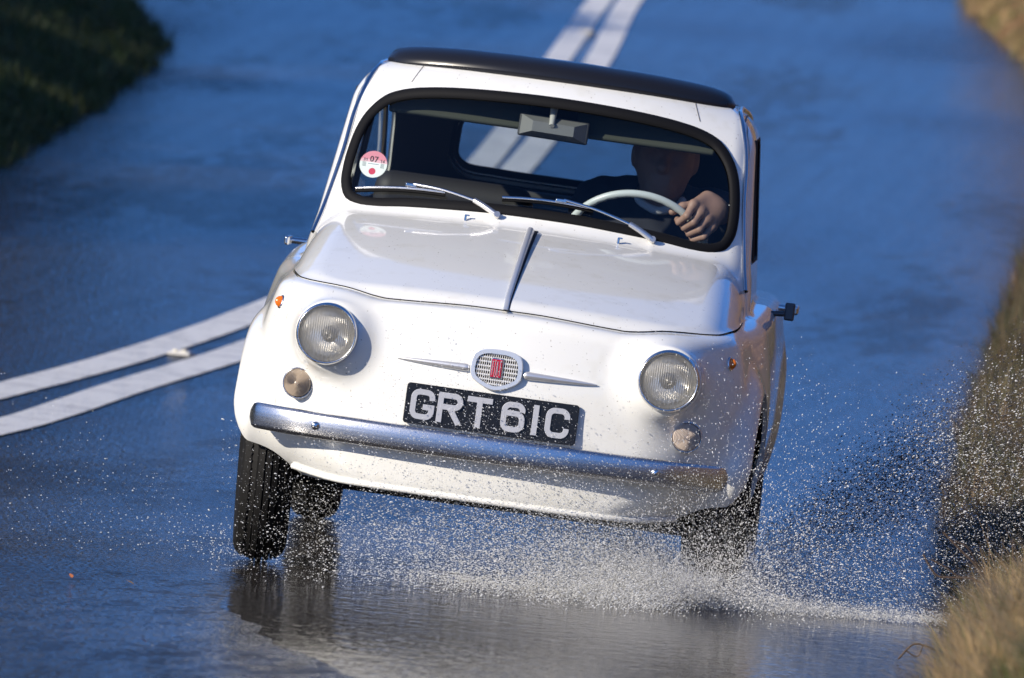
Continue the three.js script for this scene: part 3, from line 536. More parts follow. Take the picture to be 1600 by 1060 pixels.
for (const [x, y] of [[-0.169, 0.873], [0.220, 0.868]]) { const p = surf(x, y, 0.0); part('washer_jet', merge([box(0.006, 0.016, 0.006, p[0], p[1] + 0.007, p[2], 0.001), box(0.012, 0.004, 0.006, p[0] + 0.004, p[1] + 0.014, p[2], 0.001)]), chrome); }
// ------------------------------------------------------------ tax disc, inside mirror, cabin
{
  const cv = document.createElement('canvas'); cv.width = cv.height = 256; const c = cv.getContext('2d');
  c.fillStyle = '#e9ece6'; c.fillRect(0, 0, 256, 256); c.fillStyle = '#e08f9c'; c.fillRect(0, 0, 256, 96); c.fillStyle = '#eab9c0'; c.fillRect(0, 84, 256, 26);
  c.fillStyle = '#15151a'; c.font = 'bold 74px sans-serif'; c.textAlign = 'center'; c.fillText('07', 128, 104); c.font = 'bold 40px sans-serif'; c.fillText('31', 50, 104); c.fillText('14', 208, 104);
  c.fillStyle = '#55606a'; for (let i = 0; i < 4; i++) { c.fillRect(26, 116 + i * 11, 34, 5); c.fillRect(196, 116 + i * 11, 34, 5); } c.fillStyle = '#f4f5f2'; c.fillRect(66, 112, 124, 30); c.fillStyle = '#7d8790'; c.fillRect(76, 122, 104, 7);
  c.fillStyle = '#d0405a'; c.beginPath(); c.arc(128, 196, 32, 0, Math.PI * 2); c.fill();
  const t = new THREE.CanvasTexture(cv); t.colorSpace = THREE.SRGBColorSpace;
  const g = new THREE.CircleGeometry(0.036, 48), a = g.attributes.position; for (let i = 0; i < a.count; i++) { const x = a.getX(i) - 0.430, y = a.getY(i) * 0.93 + 0.978; a.setXYZ(i, x, y, zWind(x, y) - 0.0045); } g.computeVertexNormals();
  part('tax_disc', g, new THREE.MeshStandardMaterial({ map: t, roughness: 0.6, side: THREE.DoubleSide }));
  const mb = new THREE.BoxGeometry(0.172, 0.052, 0.026, 3, 1, 1), p = mb.attributes.position; for (let i = 0; i < p.count; i++) if (p.getZ(i) > 0) { p.setX(i, p.getX(i) * 0.62); p.setY(i, p.getY(i) * 0.5); }
  const mbn = mb.toNonIndexed(); mbn.computeVertexNormals(); mbn.rotateZ(-0.02); mbn.translate(0.006, 1.128, -0.585);
  const im = part('rear_view_mirror', mbn, std(0.22, 0.22, 0.21, 0.45, 0.2));
  part('mirror_rim', box(0.180, 0.058, 0.010, 0.006, 1.128, -0.602, 0.005, 0, 0, -0.02), std(0.05, 0.05, 0.05, 0.4), im);
  part('mirror_stem', merge([rod([0.0, 1.195, -0.625], [0.002, 1.135, -0.565], 0.011, 0.007, 10), box(0.04, 0.016, 0.03, 0, 1.196, -0.625, 0.004)]), std(0.5, 0.49, 0.46, 0.4), im);
}
for (const s of [-1, 1]) part('sun_visor', box(0.36, 0.10, 0.016, s * 0.24, 1.158, -0.66, 0.007, -0.55), std(0.05, 0.055, 0.04, 0.8));
for (const s of [-1, 1]) { const pts = []; for (let i = 0; i <= 8; i++) { const y = mixf(1.196, 1.262, i / 8), x = s * (0.372 - 0.03 * i / 8); let z = -0.4; for (let k = 0; k < 80; k++) { const d = fBody(x, y, z); if (d < 2e-4) break; z -= d * 0.8; } pts.push([x, y, z - 0.0002]); } part('header_seam', tube(pts, 0.0013, 20, 6), std(0.12, 0.11, 0.10, 0.8)); }
part('dashboard', merge([gridGeo(40, 16, (u, v) => { const x = mixf(-0.5, 0.5, u), a = v * Math.PI * 2; return [x, 0.828 + 0.030 * Math.sin(a), -0.475 - 0.1 * (x / 0.5) ** 2 + 0.055 * Math.cos(a)]; }), box(0.98, 0.20, 0.02, 0, 0.74, -0.50, 0.01)]), std(0.035, 0.04, 0.038, 0.7));
part('instrument_pod', new THREE.SphereGeometry(0.085, 24, 16).scale(1, 0.7, 0.9).translate(0.25, 0.845, -0.49), std(0.02, 0.02, 0.02, 0.5));
part('bulkhead', box(1.0, 0.58, 0.02, 0, 0.53, -0.36, 0.005), blackTrim);
part('leaf_spring', merge([box(1.0, 0.025, 0.06, 0, 0.195, 0.02, 0.01), box(0.5, 0.07, 0.30, 0, 0.225, -0.02, 0.02)]), blackTrim);
part('engine_sump', merge([box(0.56, 0.20, 0.46, 0.02, 0.25, -2.08, 0.04), box(0.3, 0.12, 0.5, 0, 0.22, -1.66, 0.04)]), blackTrim);
part('floor_pan', merge([box(1.06, 0.06, 1.9, 0, 0.215, -1.30, 0.02), box(0.62, 0.03, 0.75, 0, 0.25, 0.02, 0.01), box(0.9, 0.12, 0.4, 0, 0.27, -2.15, 0.03)]), blackTrim);
for (const x of [-0.26, 0.27]) part('front_seat', merge([box(0.42, 0.13, 0.46, x, 0.50, -1.0, 0.05), box(0.42, 0.48, 0.10, x, 0.72, -1.26, 0.045, 0.22)]), std(0.03, 0.028, 0.028, 0.6));
part('rear_seat', merge([box(0.98, 0.14, 0.38, 0, 0.52, -1.6, 0.05), box(0.96, 0.34, 0.10, 0, 0.74, -1.80, 0.04, 0.25)]), std(0.03, 0.028, 0.028, 0.6));
part('rear_shelf', box(0.96, 0.02, 0.22, 0, 0.925, -1.93, 0.008), std(0.06, 0.06, 0.06, 0.8));
{ // steering wheel
  const c = V(0.252, 0.832, -0.60), q = new THREE.Quaternion().setFromUnitVectors(V(0, 0, 1), V(0, -0.5, 0.866)), put = (g) => { g.applyQuaternion(q); g.translate(c.x, c.y, c.z); return g; };
  const rim = new THREE.TorusGeometry(0.188, 0.0098, 14, 90), a = rim.attributes.position;
  for (let i = 0; i < a.count; i++) { const x = a.getX(i), y = a.getY(i), th = Math.atan2(y, x), r = Math.hypot(x, y), k = 1 + 0.07 * Math.cos(th * 44) * (r < 0.188 ? 1 : 0) * 0.1; a.setXY(i, x * k, y * k); }
  rim.computeVertexNormals();
  const ivory = std(0.62, 0.66, 0.64, 0.3), sw = part('steering_wheel', put(rim), ivory);
  for (const s of [-1, 1]) part('spoke', put(rod([0, 0, 0.0], [s * 0.183, -0.02, 0.0], 0.011, 0.007, 10).scale(1, 1, 0.6)), ivory, sw);
  part('hub', put(latheZ([[0.0001, 0.02], [0.03, 0.015], [0.04, 0.0], [0.03, -0.02]], 28)), ivory, sw);
  part('column', put(rod([0, 0, 0.01], [0, 0, 0.22], 0.02, 0.02, 14)), blackTrim, sw);
}
// ------------------------------------------------------------ wheels
const tyreProf = []; { // half section, grooves in the tread; radius, offset
  const P = [[0.150, -0.046], [0.165, -0.058], [0.195, -0.0655], [0.222, -0.0645], [0.236, -0.059], [0.2445, -0.048]]; tyreProf.push(...P);
  for (let i = 0; i < 5; i++) { const x0 = -0.042 + i * 0.0175, R = (x) => 0.2605 - 8.5 * x * x; tyreProf.push([R(x0), x0], [R(x0 + 0.0125), x0 + 0.0125], [R(x0) - 0.006, x0 + 0.0135], [R(x0) - 0.006, x0 + 0.0165]); }
  tyreProf.push(...P.map((p) => [p[0], -p[1]]).reverse());
}
const tyreGeo = new THREE.LatheGeometry(tyreProf.map((p) => new THREE.Vector2(p[0], p[1])), 72).toNonIndexed(); tyreGeo.computeVertexNormals(); tyreGeo.rotateZ(Math.PI / 2);
const lugs = []; for (let i = 0; i < 84; i++) for (const s of [-1, 1]) { const g = new THREE.BoxGeometry(0.016, 0.006, 0.011); g.rotateY(s * 0.5); g.rotateZ(-s * 0.7); g.translate(s * 0.0475, 0.2425, 0); g.rotateX(i / 84 * Math.PI * 2 + (s > 0 ? 0.037 : 0)); lugs.push(g); }
const tyreFull = merge([tyreGeo, ...lugs]);
const rimGeo = new THREE.LatheGeometry([[0.02, 0.028], [0.07, 0.030], [0.10, 0.018], [0.135, 0.030], [0.152, 0.046], [0.158, 0.052], [0.152, 0.044], [0.148, -0.044]].map((p) => new THREE.Vector2(...p)), 40);
const capGeo = new THREE.LatheGeometry([[0.0001, 0.058], [0.03, 0.056], [0.06, 0.047], [0.078, 0.032]].map((p) => new THREE.Vector2(...p)), 36);
const wellMat = std(0.42, 0.40, 0.37, 0.8);
for (const [x, z, steer] of [[-0.5605, 0, 0.105], [0.5605, 0, 0.105], [-0.5675, -1.84, 0], [0.5675, -1.84, 0]]) {
  const w = new THREE.Group(); w.name = 'wheel'; w.position.set(x, 0.259, z); w.rotation.y = steer; car.add(w);
  const s = Math.sign(x), turn = (g) => { const k = g.clone(); k.rotateZ(-s * Math.PI / 2); return k; };
  mesh('tyre', tyreFull, tyreMat, w); mesh('rim', turn(rimGeo), std(0.45, 0.44, 0.42, 0.4, 0.3), w); mesh('hub_cap', turn(capGeo), chrome, w);
  const well = gridGeo(30, 3, (u, v) => { const a = mixf(0.4, Math.PI + 0.2, u); return [s * mixf(0.34, 0.585, v), 0.275 + 0.30 * Math.sin(a), z + 0.30 * Math.cos(a)]; });
  const disc = new THREE.CircleGeometry(0.30, 30, -0.2, Math.PI - 0.2).rotateY(Math.PI / 2).translate(s * 0.345, 0.275, z);
  part('wheel_well', merge([well, disc]), wellMat);
  mesh('axle', rod([s * 0.1, 0.25, z], [s * 0.5, 0.259, z], 0.02, 0.02), blackTrim, car);
}
part('tail_lamp', box(0.05, 0.11, 0.04, -0.52, 0.60, -2.30, 0.012), std(0.4, 0.02, 0.02, 0.2)); part('tail_lamp', box(0.05, 0.11, 0.04, 0.52, 0.60, -2.30, 0.012), std(0.4, 0.02, 0.02, 0.2));
// ------------------------------------------------------------ the driver
{
  const person = new THREE.Group(); person.name = 'person'; person.rotation.y = CAR_YAW; scene.add(person);
  tag(person, 'driver in a dark jacket gripping the pale steering wheel of the white car', 'person');
  const pp = (name, g, mat, par = person) => { g.applyMatrix4(lean); return mesh(name, g, mat, par); };
  const skin = std(0.38, 0.225, 0.165, 0.55);
  const hd = [0.285, 1.085, -1.0];
  // left hand on the rim
  const wc = V(0.252, 0.832, -0.60), nF = V(0, -0.5, 0.866), upW = V(0, 0.866, 0.5);
  const rimAt = (th) => wc.clone().addScaledVector(V(1, 0, 0), 0.188 * Math.cos(th)).addScaledVector(upW, 0.188 * Math.sin(th));
  const rad = (th) => V(1, 0, 0).multiplyScalar(Math.cos(th)).addScaledVector(upW, Math.sin(th));
  const at = (th, r, n) => rimAt(th).addScaledVector(rad(th), r).addScaledVector(nF, n).toArray();
  const bones = [];
  const wrist = at(0.45, 0.055, -0.085), elbow = [0.445, 0.80, -0.86], shoulder = [0.445, 0.955, -1.10];
  [0.93, 0.81, 0.69, 0.575].forEach((th, i) => { const r = [0.0098, 0.0104, 0.0102, 0.0092][i];
    const K = at(th, 0.040, 0.004), A = at(th - 0.01, 0.018, 0.033), Bq = at(th - 0.015, -0.014, 0.026), D = at(th - 0.015, -0.024, 0.002);
    bones.push([K, A, r * 1.1, r], [A, Bq, r, r * 0.92], [Bq, D, r * 0.92, r * 0.8], [at(mixf(th, 0.62, 0.35), 0.055, -0.045), K, 0.017, r * 1.15]); });
  const thumb = [at(0.78, 0.030, -0.050), at(0.95, 0.0, -0.026), at(1.04, -0.020, -0.008)];
  const hand = (x, y, z) => { let d = 1e9, fing = 1e9; bones.forEach((b, i) => { const c = capsule(x, y, z, b[0], b[1], b[2], b[3]); if (i % 4 === 3) d = smin(d, c, 0.022); else fing = i % 4 === 0 ? Math.min(fing, c) : smin(fing, c, 0.004); });
    d = smin(d, fing, 0.008); d = smin(d, capsule(x, y, z, thumb[0], thumb[1], 0.014, 0.0115), 0.012); d = smin(d, capsule(x, y, z, thumb[1], thumb[2], 0.0115, 0.0095), 0.004);
    return smin(d, capsule(x, y, z, at(0.66, 0.055, -0.040), wrist, 0.026, 0.026), 0.03); };
  const head = (x, y, z) => {
    const px = x - hd[0], py = y - hd[1], pz = z - hd[2];
    let d = Math.hypot(px / 0.076, (py - 0.025) / 0.098, (pz + 0.012) / 0.098) - 1; d *= 0.078;
    d = smin(d, capsule(px, py, pz, [0, -0.02, 0.03], [0, -0.072, 0.052], 0.060, 0.036), 0.05);
    d = smin(d, capsule(px, py, pz, [0, 0.012, 0.088], [0, -0.022, 0.106], 0.009, 0.015), 0.015);          // nose
    for (const s of [-1, 1]) { d = smin(d, capsule(px, py, pz, [s * 0.012, 0.022, 0.083], [s * 0.046, 0.022, 0.070], 0.011, 0.011), 0.02); d = -smin(-d, Math.hypot(px - s * 0.031, py - 0.003, pz - 0.100) - 0.016, 0.012); d = smin(d, Math.hypot(px - s * 0.031, py - 0.003, pz - 0.070) - 0.0135, 0.004);
      d = smin(d, Math.hypot((px - s * 0.080) / 0.5, (py - 0.002) / 1.7, pz / 1.0) * 0.55 - 0.010, 0.008); }
    d = smin(d, capsule(px, py, pz, [-0.018, -0.051, 0.082], [0.018, -0.051, 0.082], 0.0075, 0.0075), 0.008); d = smin(d, capsule(px, py, pz, [-0.016, -0.063, 0.080], [0.016, -0.063, 0.080], 0.008, 0.008), 0.008);
    return smin(d, capsule(px, py, pz, [0, -0.05, -0.02], [0, -0.17, -0.05], 0.055, 0.062), 0.04);
  };
  const torso = (x, y, z, g) => { let d = capsule(x, y, z, [0.19, 0.915, -1.09], [0.375, 0.915, -1.09], 0.085 + g, 0.085 + g);
    d = smin(d, capsule(x, y, z, [0.275, 0.88, -1.08], [0.275, 0.60, -1.07], 0.145 + g, 0.16 + g), 0.08);
    d = smin(d, capsule(x, y, z, shoulder, elbow, 0.060 + g, 0.047 + g), 0.06); d = smin(d, capsule(x, y, z, elbow, wrist, 0.045 + g, 0.029 + g), 0.03);
    d = smin(d, capsule(x, y, z, [0.12, 0.945, -1.10], [0.07, 0.70, -0.93], 0.060 + g, 0.047 + g), 0.06); d = smin(d, capsule(x, y, z, [0.07, 0.70, -0.93], [0.13, 0.72, -0.70], 0.045 + g, 0.03 + g), 0.03);
    return d; };
  const legs = (x, y, z) => { let d = 1e9; for (const s of [-1, 1]) { d = smin(d, capsule(x, y, z, [0.27 + s * 0.09, 0.60, -1.05], [0.27 + s * 0.12, 0.66, -0.66], 0.085, 0.062), 0.03); d = smin(d, capsule(x, y, z, [0.27 + s * 0.12, 0.66, -0.66], [0.27 + s * 0.09, 0.34, -0.46], 0.058, 0.045), 0.03); } return d; };
  const rightHand = (x, y, z) => { let d = capsule(x, y, z, [0.13, 0.72, -0.70], [0.145, 0.745, -0.63], 0.026, 0.024); for (let i = 0; i < 4; i++) d = smin(d, capsule(x, y, z, [0.13 + 0.012 * i, 0.755, -0.62], [0.14 + 0.012 * i, 0.735, -0.585], 0.0095, 0.008), 0.006); return smin(d, capsule(x, y, z, [0.16, 0.73, -0.66], [0.17, 0.72, -0.62], 0.011, 0.009), 0.008); };
  const g1 = toGeo(surfaceNets(head, [0.17, 0.88, -1.14], [0.40, 1.24, -0.87], 0.0042)), hb = V(...at(0.65, 0.03, -0.02));
  const g2 = toGeo(surfaceNets(hand, [hb.x - 0.12, hb.y - 0.13, hb.z - 0.13], [hb.x + 0.12, hb.y + 0.12, hb.z + 0.12], 0.0028));
  const g3 = toGeo(surfaceNets((x, y, z) => smin(torso(x, y, z, -0.008), legs(x, y, z), 0.05), [-0.06, 0.25, -1.36], [0.58, 1.06, -0.36], 0.014));
  const g4 = toGeo(surfaceNets(rightHand, [0.08, 0.66, -0.75], [0.23, 0.80, -0.55], 0.0035));
  pp('body', merge([g1, g2, g3, g4]), skin);
  let jk = surfaceNets((x, y, z) => torso(x, y, z, 0.004) + 0.004 * Math.sin(y * 70 + x * 30) * Math.sin(x * 55), [-0.08, 0.45, -1.38], [0.60, 1.10, -0.40], 0.010);
  const W3 = V(...wrist);
  jk = clip(jk, (x, y, z) => Math.min(Math.hypot(x - W3.x, y - W3.y, z - W3.z) - 0.028, Math.hypot(x - hd[0], (y - 0.985) * 1.0, z + 1.0) - 0.066, Math.hypot(x - 0.13, y - 0.72, z + 0.70) - 0.03));
  pp('jacket', toGeo(flange(jk, 0.006)), std(0.018, 0.02, 0.03, 0.85));
  pp('shirt_collar', tube([[0.225, 0.985, -0.99], [0.235, 0.968, -0.965], [0.262, 0.955, -0.945], [0.285, 0.950, -0.938], [0.308, 0.955, -0.945], [0.335, 0.968, -0.965], [0.345, 0.985, -0.99]], 0.011, 30, 8), std(0.55, 0.56, 0.58, 0.8));
  pp('trousers', toGeo(surfaceNets((x, y, z) => legs(x, y, z) - 0.008, [0.04, 0.25, -1.2], [0.52, 0.76, -0.38], 0.014)), std(0.03, 0.032, 0.04, 0.9));
  const hr = clip(surfaceNets((x, y, z) => head(x, y, z) - 0.008 - 0.003 * Math.sin(x * 160) * Math.sin(z * 140), [0.17, 0.98, -1.15], [0.40, 1.25, -0.86], 0.006), (x, y, z) => (y - hd[1]) - 0.055 + 1.0 * Math.max(0, -0.01 - (z - hd[2])) * 1.6 - 0.25 * Math.max(0, (z - hd[2]) - 0.05));
  pp('hair', toGeo(flange(hr, 0.006)), std(0.025, 0.02, 0.018, 0.8));
  const wp = V(...wrist), dirW = V(...at(0.66, 0.055, -0.04)).sub(wp).normalize();
  const wt = new THREE.TorusGeometry(0.029, 0.006, 8, 30); wt.applyQuaternion(new THREE.Quaternion().setFromUnitVectors(V(0, 0, 1), dirW)); wt.translate(wp.x, wp.y, wp.z); pp('wristwatch', wt, std(0.3, 0.3, 0.3, 0.3, 1));
}
// ------------------------------------------------------------ trees beside the road (they shade it, and the wet road and the paint mirror them)
function branchTree(seed0, height, spread, levels) {
  seed = seed0; const out = [];
  (function grow(p, d, len, r, lv) {
    const q = p.clone().addScaledVector(d, len), n = lv > 2 ? 3 : 5, r1 = r * 0.72;
    out.push(rod(p.toArray(), q.toArray(), r, r1, n));
    if (lv >= levels) return;
    const kids = lv === 0 ? 4 : 3;
    for (let i = 0; i < kids; i++) { const a = rnd() * 6.28, t = rr(0.45, 1), nd = d.clone().multiplyScalar(1.0).add(V(Math.cos(a) * spread, rr(-0.05, 0.45), Math.sin(a) * spread)).normalize(); grow(p.clone().addScaledVector(d, len * (i ? t : 1)), nd, len * rr(0.55, 0.8), r1 * (i ? 0.62 : 0.85), lv + 1); }
  })(V(0, -0.3, 0), V(0.03, 1, 0.02), height * 0.34, height * 0.022, 0);
  return out;
}
const bark = std(0.10, 0.075, 0.055, 0.9);
function bareTree() { const b = branchTree(31, 9, 0.75, 5), t = new THREE.Group(); t.name = 'bare_tree'; mesh('trunk', b[0], bark, t); mesh('crown', merge(b.slice(1)), bark, t); return t; }
const leafMats = [std(0.035, 0.06, 0.022, 0.7), std(0.05, 0.075, 0.028, 0.7)];
function leafyTree() {
  seed = 77; const t = new THREE.Group(); t.name = 'evergreen_tree';
  const br = []; for (let i = 0; i < 14; i++) { const a = i * 2.4, y = 1.2 + i * 0.5; br.push(rod([0, y, 0], [Math.cos(a) * 1.8, y + 0.9, Math.sin(a) * 1.8], 0.07, 0.02, 5)); }
  mesh('trunk', merge([rod([0, -0.4, 0], [0.1, 8.2, 0], 0.24, 0.05, 9), ...br]), bark, t);
  for (let m = 0; m < 2; m++) {
    const P = [], N = [], q = new THREE.Quaternion(), e = new THREE.Euler();
    for (let c = 0; c < 120; c++) { const y = rr(0.6, 9.3), R = 2.5 * Math.sqrt(Math.max(0.04, 1 - ((y - 3.6) / 5.9) ** 2)), a = rnd() * 6.28, r0 = R * Math.sqrt(rnd()), cx = Math.cos(a) * r0, cz = Math.sin(a) * r0, cr = rr(0.35, 0.7);
      for (let k = 0; k < 60; k++) { const p = V(gauss(), gauss(), gauss()).multiplyScalar(cr * 0.8).add(V(cx, y, cz)); q.setFromEuler(e.set(rnd() * 6, rnd() * 6, rnd() * 6)); const s = rr(0.05, 0.11), A = V(-s, 0, 0).applyQuaternion(q), Bv = V(s, 0, 0).applyQuaternion(q), D = V(0, s * 2.4, 0).applyQuaternion(q), n = V(0, 0, 1).applyQuaternion(q);
        for (const o of [A, Bv, D]) { P.push(p.x + o.x, p.y + o.y, p.z + o.z); N.push(n.x, n.y, n.z); } } }
    const g = new THREE.BufferGeometry(); g.setAttribute('position', new THREE.Float32BufferAttribute(P, 3)); g.setAttribute('normal', new THREE.Float32BufferAttribute(N, 3));
    mesh(m ? 'outer_foliage' : 'crown', g, leafMats[m], t);
  }
  return t;
}
function plantAddedHedge() { for (const [x, z, i] of [[-6.0, -29.5, 0], [-8.9, -28, 1]]) plant(beech, x, z, 1, 1.5, `added unseen brown hedge, mirrored by the wet road, behind the left verge, ${['nearer to', 'farther from'][i]} the road`, 'added brown hedge up the hill'); }  // unseen hedge, added so that the wet road mirrors a brown patch
const everg = leafyTree(), bareT = bareTree();
function beechHedge() { // clipped hedge that has kept its brown winter leaves
  seed = 99; const t = new THREE.Group(); t.name = 'beech_hedge';
  const st = []; for (let i = 0; i < 12; i++) st.push(rod([gauss() * 0.2, -0.2, -2.6 + i * 0.47], [gauss() * 0.4, 2.2, -2.6 + i * 0.47 + gauss() * 0.2], 0.04, 0.015, 5));
  mesh('stems', merge(st), bark, t);
  const P = [], N = [], q = new THREE.Quaternion(), e = new THREE.Euler();
  for (let k = 0; k < 20000; k++) { const z = rr(-2.9, 2.9), y = rr(0.1, 2.7 + 0.5 * fbm(z * 0.8, 1, 2)), x = gauss() * 0.55; q.setFromEuler(e.set(rnd() * 6, rnd() * 6, rnd() * 6)); const s = rr(0.022, 0.045); for (const o of [V(-s, 0, 0), V(s, 0, 0), V(0, s * 2.2, 0)]) { o.applyQuaternion(q); P.push(x + o.x, y + o.y, z + o.z); const n = V(0, 0, 1).applyQuaternion(q); N.push(n.x, n.y, n.z); } }
  const g = new THREE.BufferGeometry(); g.setAttribute('position', new THREE.Float32BufferAttribute(P, 3)); g.setAttribute('normal', new THREE.Float32BufferAttribute(N, 3));
  mesh('crown', g, std(0.26, 0.15, 0.07, 0.8), t); return t; }
const beech = beechHedge();
function plant(proto, x, z, s, turn, label, group) { const o = proto.clone(); o.name = numbered(proto.name); const y = x < 0 ? groundL(edgeL(z) - x, z) : groundR(x - edgeR(z), z); o.position.set(x, y - 0.1, z); o.scale.setScalar(s); o.rotation.y = turn; scene.add(o); tag(o, label, proto === beech ? 'hedge' : 'tree', group); }
const ord = ['nearest', 'second', 'third', 'fourth', 'fifth', 'farthest'];
[[-9.2, -5.0, 0.50, 0], [-9.5, -7.0, 0.5, 2], [-9.2, -9.0, 0.53, 4], [-9.5, -11.0, 0.5, 1], [-9.2, -13.0, 0.55, 3], [-9.4, -15.2, 0.5, 5]].forEach(([x, z, s, t], i) => plant(everg, x, z, s, t, `low evergreen left of the road outside the picture, ${ord[i]} along the bank`, 'evergreens left of the road'));
[[-5.0, -36, 1.0, 3], [-8.5, -37, 1.1, 0.5]].forEach(([x, z, s, t], i) => plant(everg, x, z, s, t, `tall evergreen up the hill behind the bend, ${['closest to', 'farthest from'][i]} the road`, 'evergreens up the hill'));
[[9.5, 8, 0.9, 2], [8, 3, 1, 0], [7.5, -3, 1.05, 4], [10, -9, 1.1, 1]].forEach(([x, z, s, t], i) => plant(bareT, x, z, s, t, `bare winter tree on the right bank outside the picture, ${ord[i]} to the camera`, 'bare trees on the right bank'));
plantAddedHedge();
[[5.2, 9], [5.0, 3.4], [4.9, -2.2], [4.6, -7.8], [4.2, -13.5], [4.1, -19.2], [4.1, -25]].forEach(([x, z], i) => plant(beech, x, z, 1, 0.04 * i, `brown leaved hedge on the right bank outside the picture, ${['nearest', 'second', 'third', 'fourth', 'fifth', 'sixth', 'farthest'][i]} from the camera`, 'brown hedge on the right bank'));

// ------------------------------------------------------------ grass on the banks
function blades(n, h, w, lay, seg = 3) { const P = [], I = [];
  for (let b = 0; b < n; b++) { const a = rnd() * 6.28, x0 = gauss() * 0.035, z0 = gauss() * 0.035, H = h * rr(0.5, 1.15), L = lay * rr(0.3, 1.3) * H, cx = Math.cos(a), cz = Math.sin(a), ww = w * rr(0.7, 1.3), s = P.length / 3;
    for (let k = 0; k <= seg; k++) { const t = k / seg, px = x0 + cx * L * t * t, pz = z0 + cz * L * t * t, py = H * t * (1 - 0.25 * lay * t), q = ww * (1 - t * 0.9); P.push(px - cz * q, py, pz + cx * q, px + cz * q, py, pz - cx * q); }
    for (let k = 0; k < seg; k++) { const i = s + 2 * k; I.push(i, i + 1, i + 3, i, i + 3, i + 2); } }
  const g = new THREE.BufferGeometry(); g.setAttribute('position', new THREE.Float32BufferAttribute(P, 3)); g.setIndex(I); g.computeVertexNormals(); return g; }
const bladeMat = new THREE.MeshPhysicalMaterial({ color: C(1, 1, 1), roughness: 0.75, transmission: 0.3, thickness: 0, side: THREE.DoubleSide });
function grass(name, geo, count, place, tint, label) {
  const m = new THREE.InstancedMesh(geo, bladeMat, count), M = new THREE.Matrix4(), q = new THREE.Quaternion(), c = new THREE.Color();
  for (let i = 0; i < count; i++) { const [x, y, z, s] = place(i); q.setFromEuler(new THREE.Euler(gauss() * 0.25, rnd() * 6.28, gauss() * 0.25)); M.compose(V(x, y, z), q, V(s, s * rr(0.7, 1.2), s)); m.setMatrixAt(i, M); m.setColorAt(i, tint(x, z, c)); }
  m.name = name; m.castShadow = m.receiveShadow = true; m.userData.kind = 'stuff'; m.userData.label = label; m.userData.category = 'grass'; scene.add(m); return m; }
seed = 505;
const tuftDry = blades(16, 0.13, 0.0022, 0.9), tuftGreen = blades(22, 0.07, 0.0028, 0.5), tuftTall = blades(9, 0.2, 0.0026, 0.45);
const straw = (x, z, c) => { if (z < 0 && z > -13) return marsh(x, z, c); if (z > 5.2 && z < 7.5 && rnd() < 0.6) return green(x, z, c); const k = rr(0.6, 1.25), g = rnd() + 0.9 * fbm(x * 3, z * 0.9, 4); return g < 0.75 ? c.setRGB(0.47 * k, 0.33 * k, 0.16 * k) : c.setRGB(0.22 * k, 0.21 * k, 0.07 * k); };
const green = (x, z, c) => { const k = rr(0.6, 1.3); return rnd() < 0.8 ? c.setRGB(0.085 * k, 0.115 * k, 0.018 * k) : c.setRGB(0.22 * k, 0.17 * k, 0.06 * k); };
const dark = (x, z, c) => { const k = rr(0.5, 1.2); return rnd() < 0.85 ? c.setRGB(0.075 * k, 0.11 * k, 0.02 * k) : c.setRGB(0.18 * k, 0.17 * k, 0.05 * k); };
const marsh = (x, z, c) => { const k = rr(0.5, 1.2); return rnd() < 0.5 ? c.setRGB(0.20 * k, 0.13 * k, 0.065 * k) : c.setRGB(0.085 * k, 0.09 * k, 0.03 * k); };
const onR = (z, u) => [edgeR(z) + u, groundR(u, z), z], onL = (z, u) => [edgeL(z) - u, groundL(u, z), z];
grass('dry_grass', tuftDry, 9000, () => { const near = rnd() < 0.55, z = near ? rr(0.5, 10) : rr(-13, 0.5), u = Math.abs(gauss()) * 0.28 + rr(-0.03, 0.12); const p = onR(z, u); return [p[0], p[1] - 0.01, p[2], rr(0.6, 1.25)]; }, straw, 'dry straw-coloured grass on the right bank');
grass('mossy_grass', tuftGreen, 9000, () => { const z = rnd() < 0.6 ? rr(2, 10) : rr(-12, 2), u = 0.10 + Math.abs(gauss()) * 0.5; const p = onR(z, u); if (fbm(p[0] * 2.2, z * 0.8, 8) < -0.12) p[1] -= 0.2; return [p[0], p[1] - 0.01, p[2], rr(0.7, 1.3)]; }, green, 'short green grass on the right bank');
grass('reed_grass', tuftTall, 1100, () => { let z, u, n = 0; do { z = rr(-11, -3.5); u = 0.02 + Math.abs(gauss()) * 0.4; } while (fbm(z * 1.1, u * 2, 6) < -0.02 && n++ < 8); const p = onR(z, u); return [p[0], p[1] - 0.02, p[2], rr(0.7, 1.4)]; }, marsh, 'tall brown reeds on the right bank behind the spray');
seed = 808; const stalk = blades(2, 0.34, 0.0016, 0.22, 4);
grass('dry_stalks', stalk, 420, () => { const z = rnd() < 0.4 ? rr(1.5, 7) : rr(-9, 1.5), u = -0.02 + Math.abs(gauss()) * 0.22; const p = onR(z, u); return [p[0], p[1] - 0.02, p[2], rr(0.5, 1.25)]; }, (x, z, c) => { const k = rr(0.5, 1.2); return c.setRGB(0.42 * k, 0.28 * k, 0.14 * k); }, 'thin dry stalks standing on the right bank');
grass('far_grass', tuftDry, 2500, () => { const z = rr(-30, -13), u = Math.abs(gauss()) * 0.9; const p = onR(z, u); return [p[0], p[1] - 0.01, p[2], rr(0.6, 1.1)]; }, straw, 'brown grass on the verge at the top right');
grass('shaded_grass', tuftGreen, 14000, () => { const z = rr(-24, -7), u = Math.abs(gauss()) * 1.3 + rr(-0.04, 0.1); const p = onL(z, u); return [p[0], p[1] - 0.01, p[2], rr(0.8, 1.9)]; }, dark, 'dark green grass on the shaded left bank');
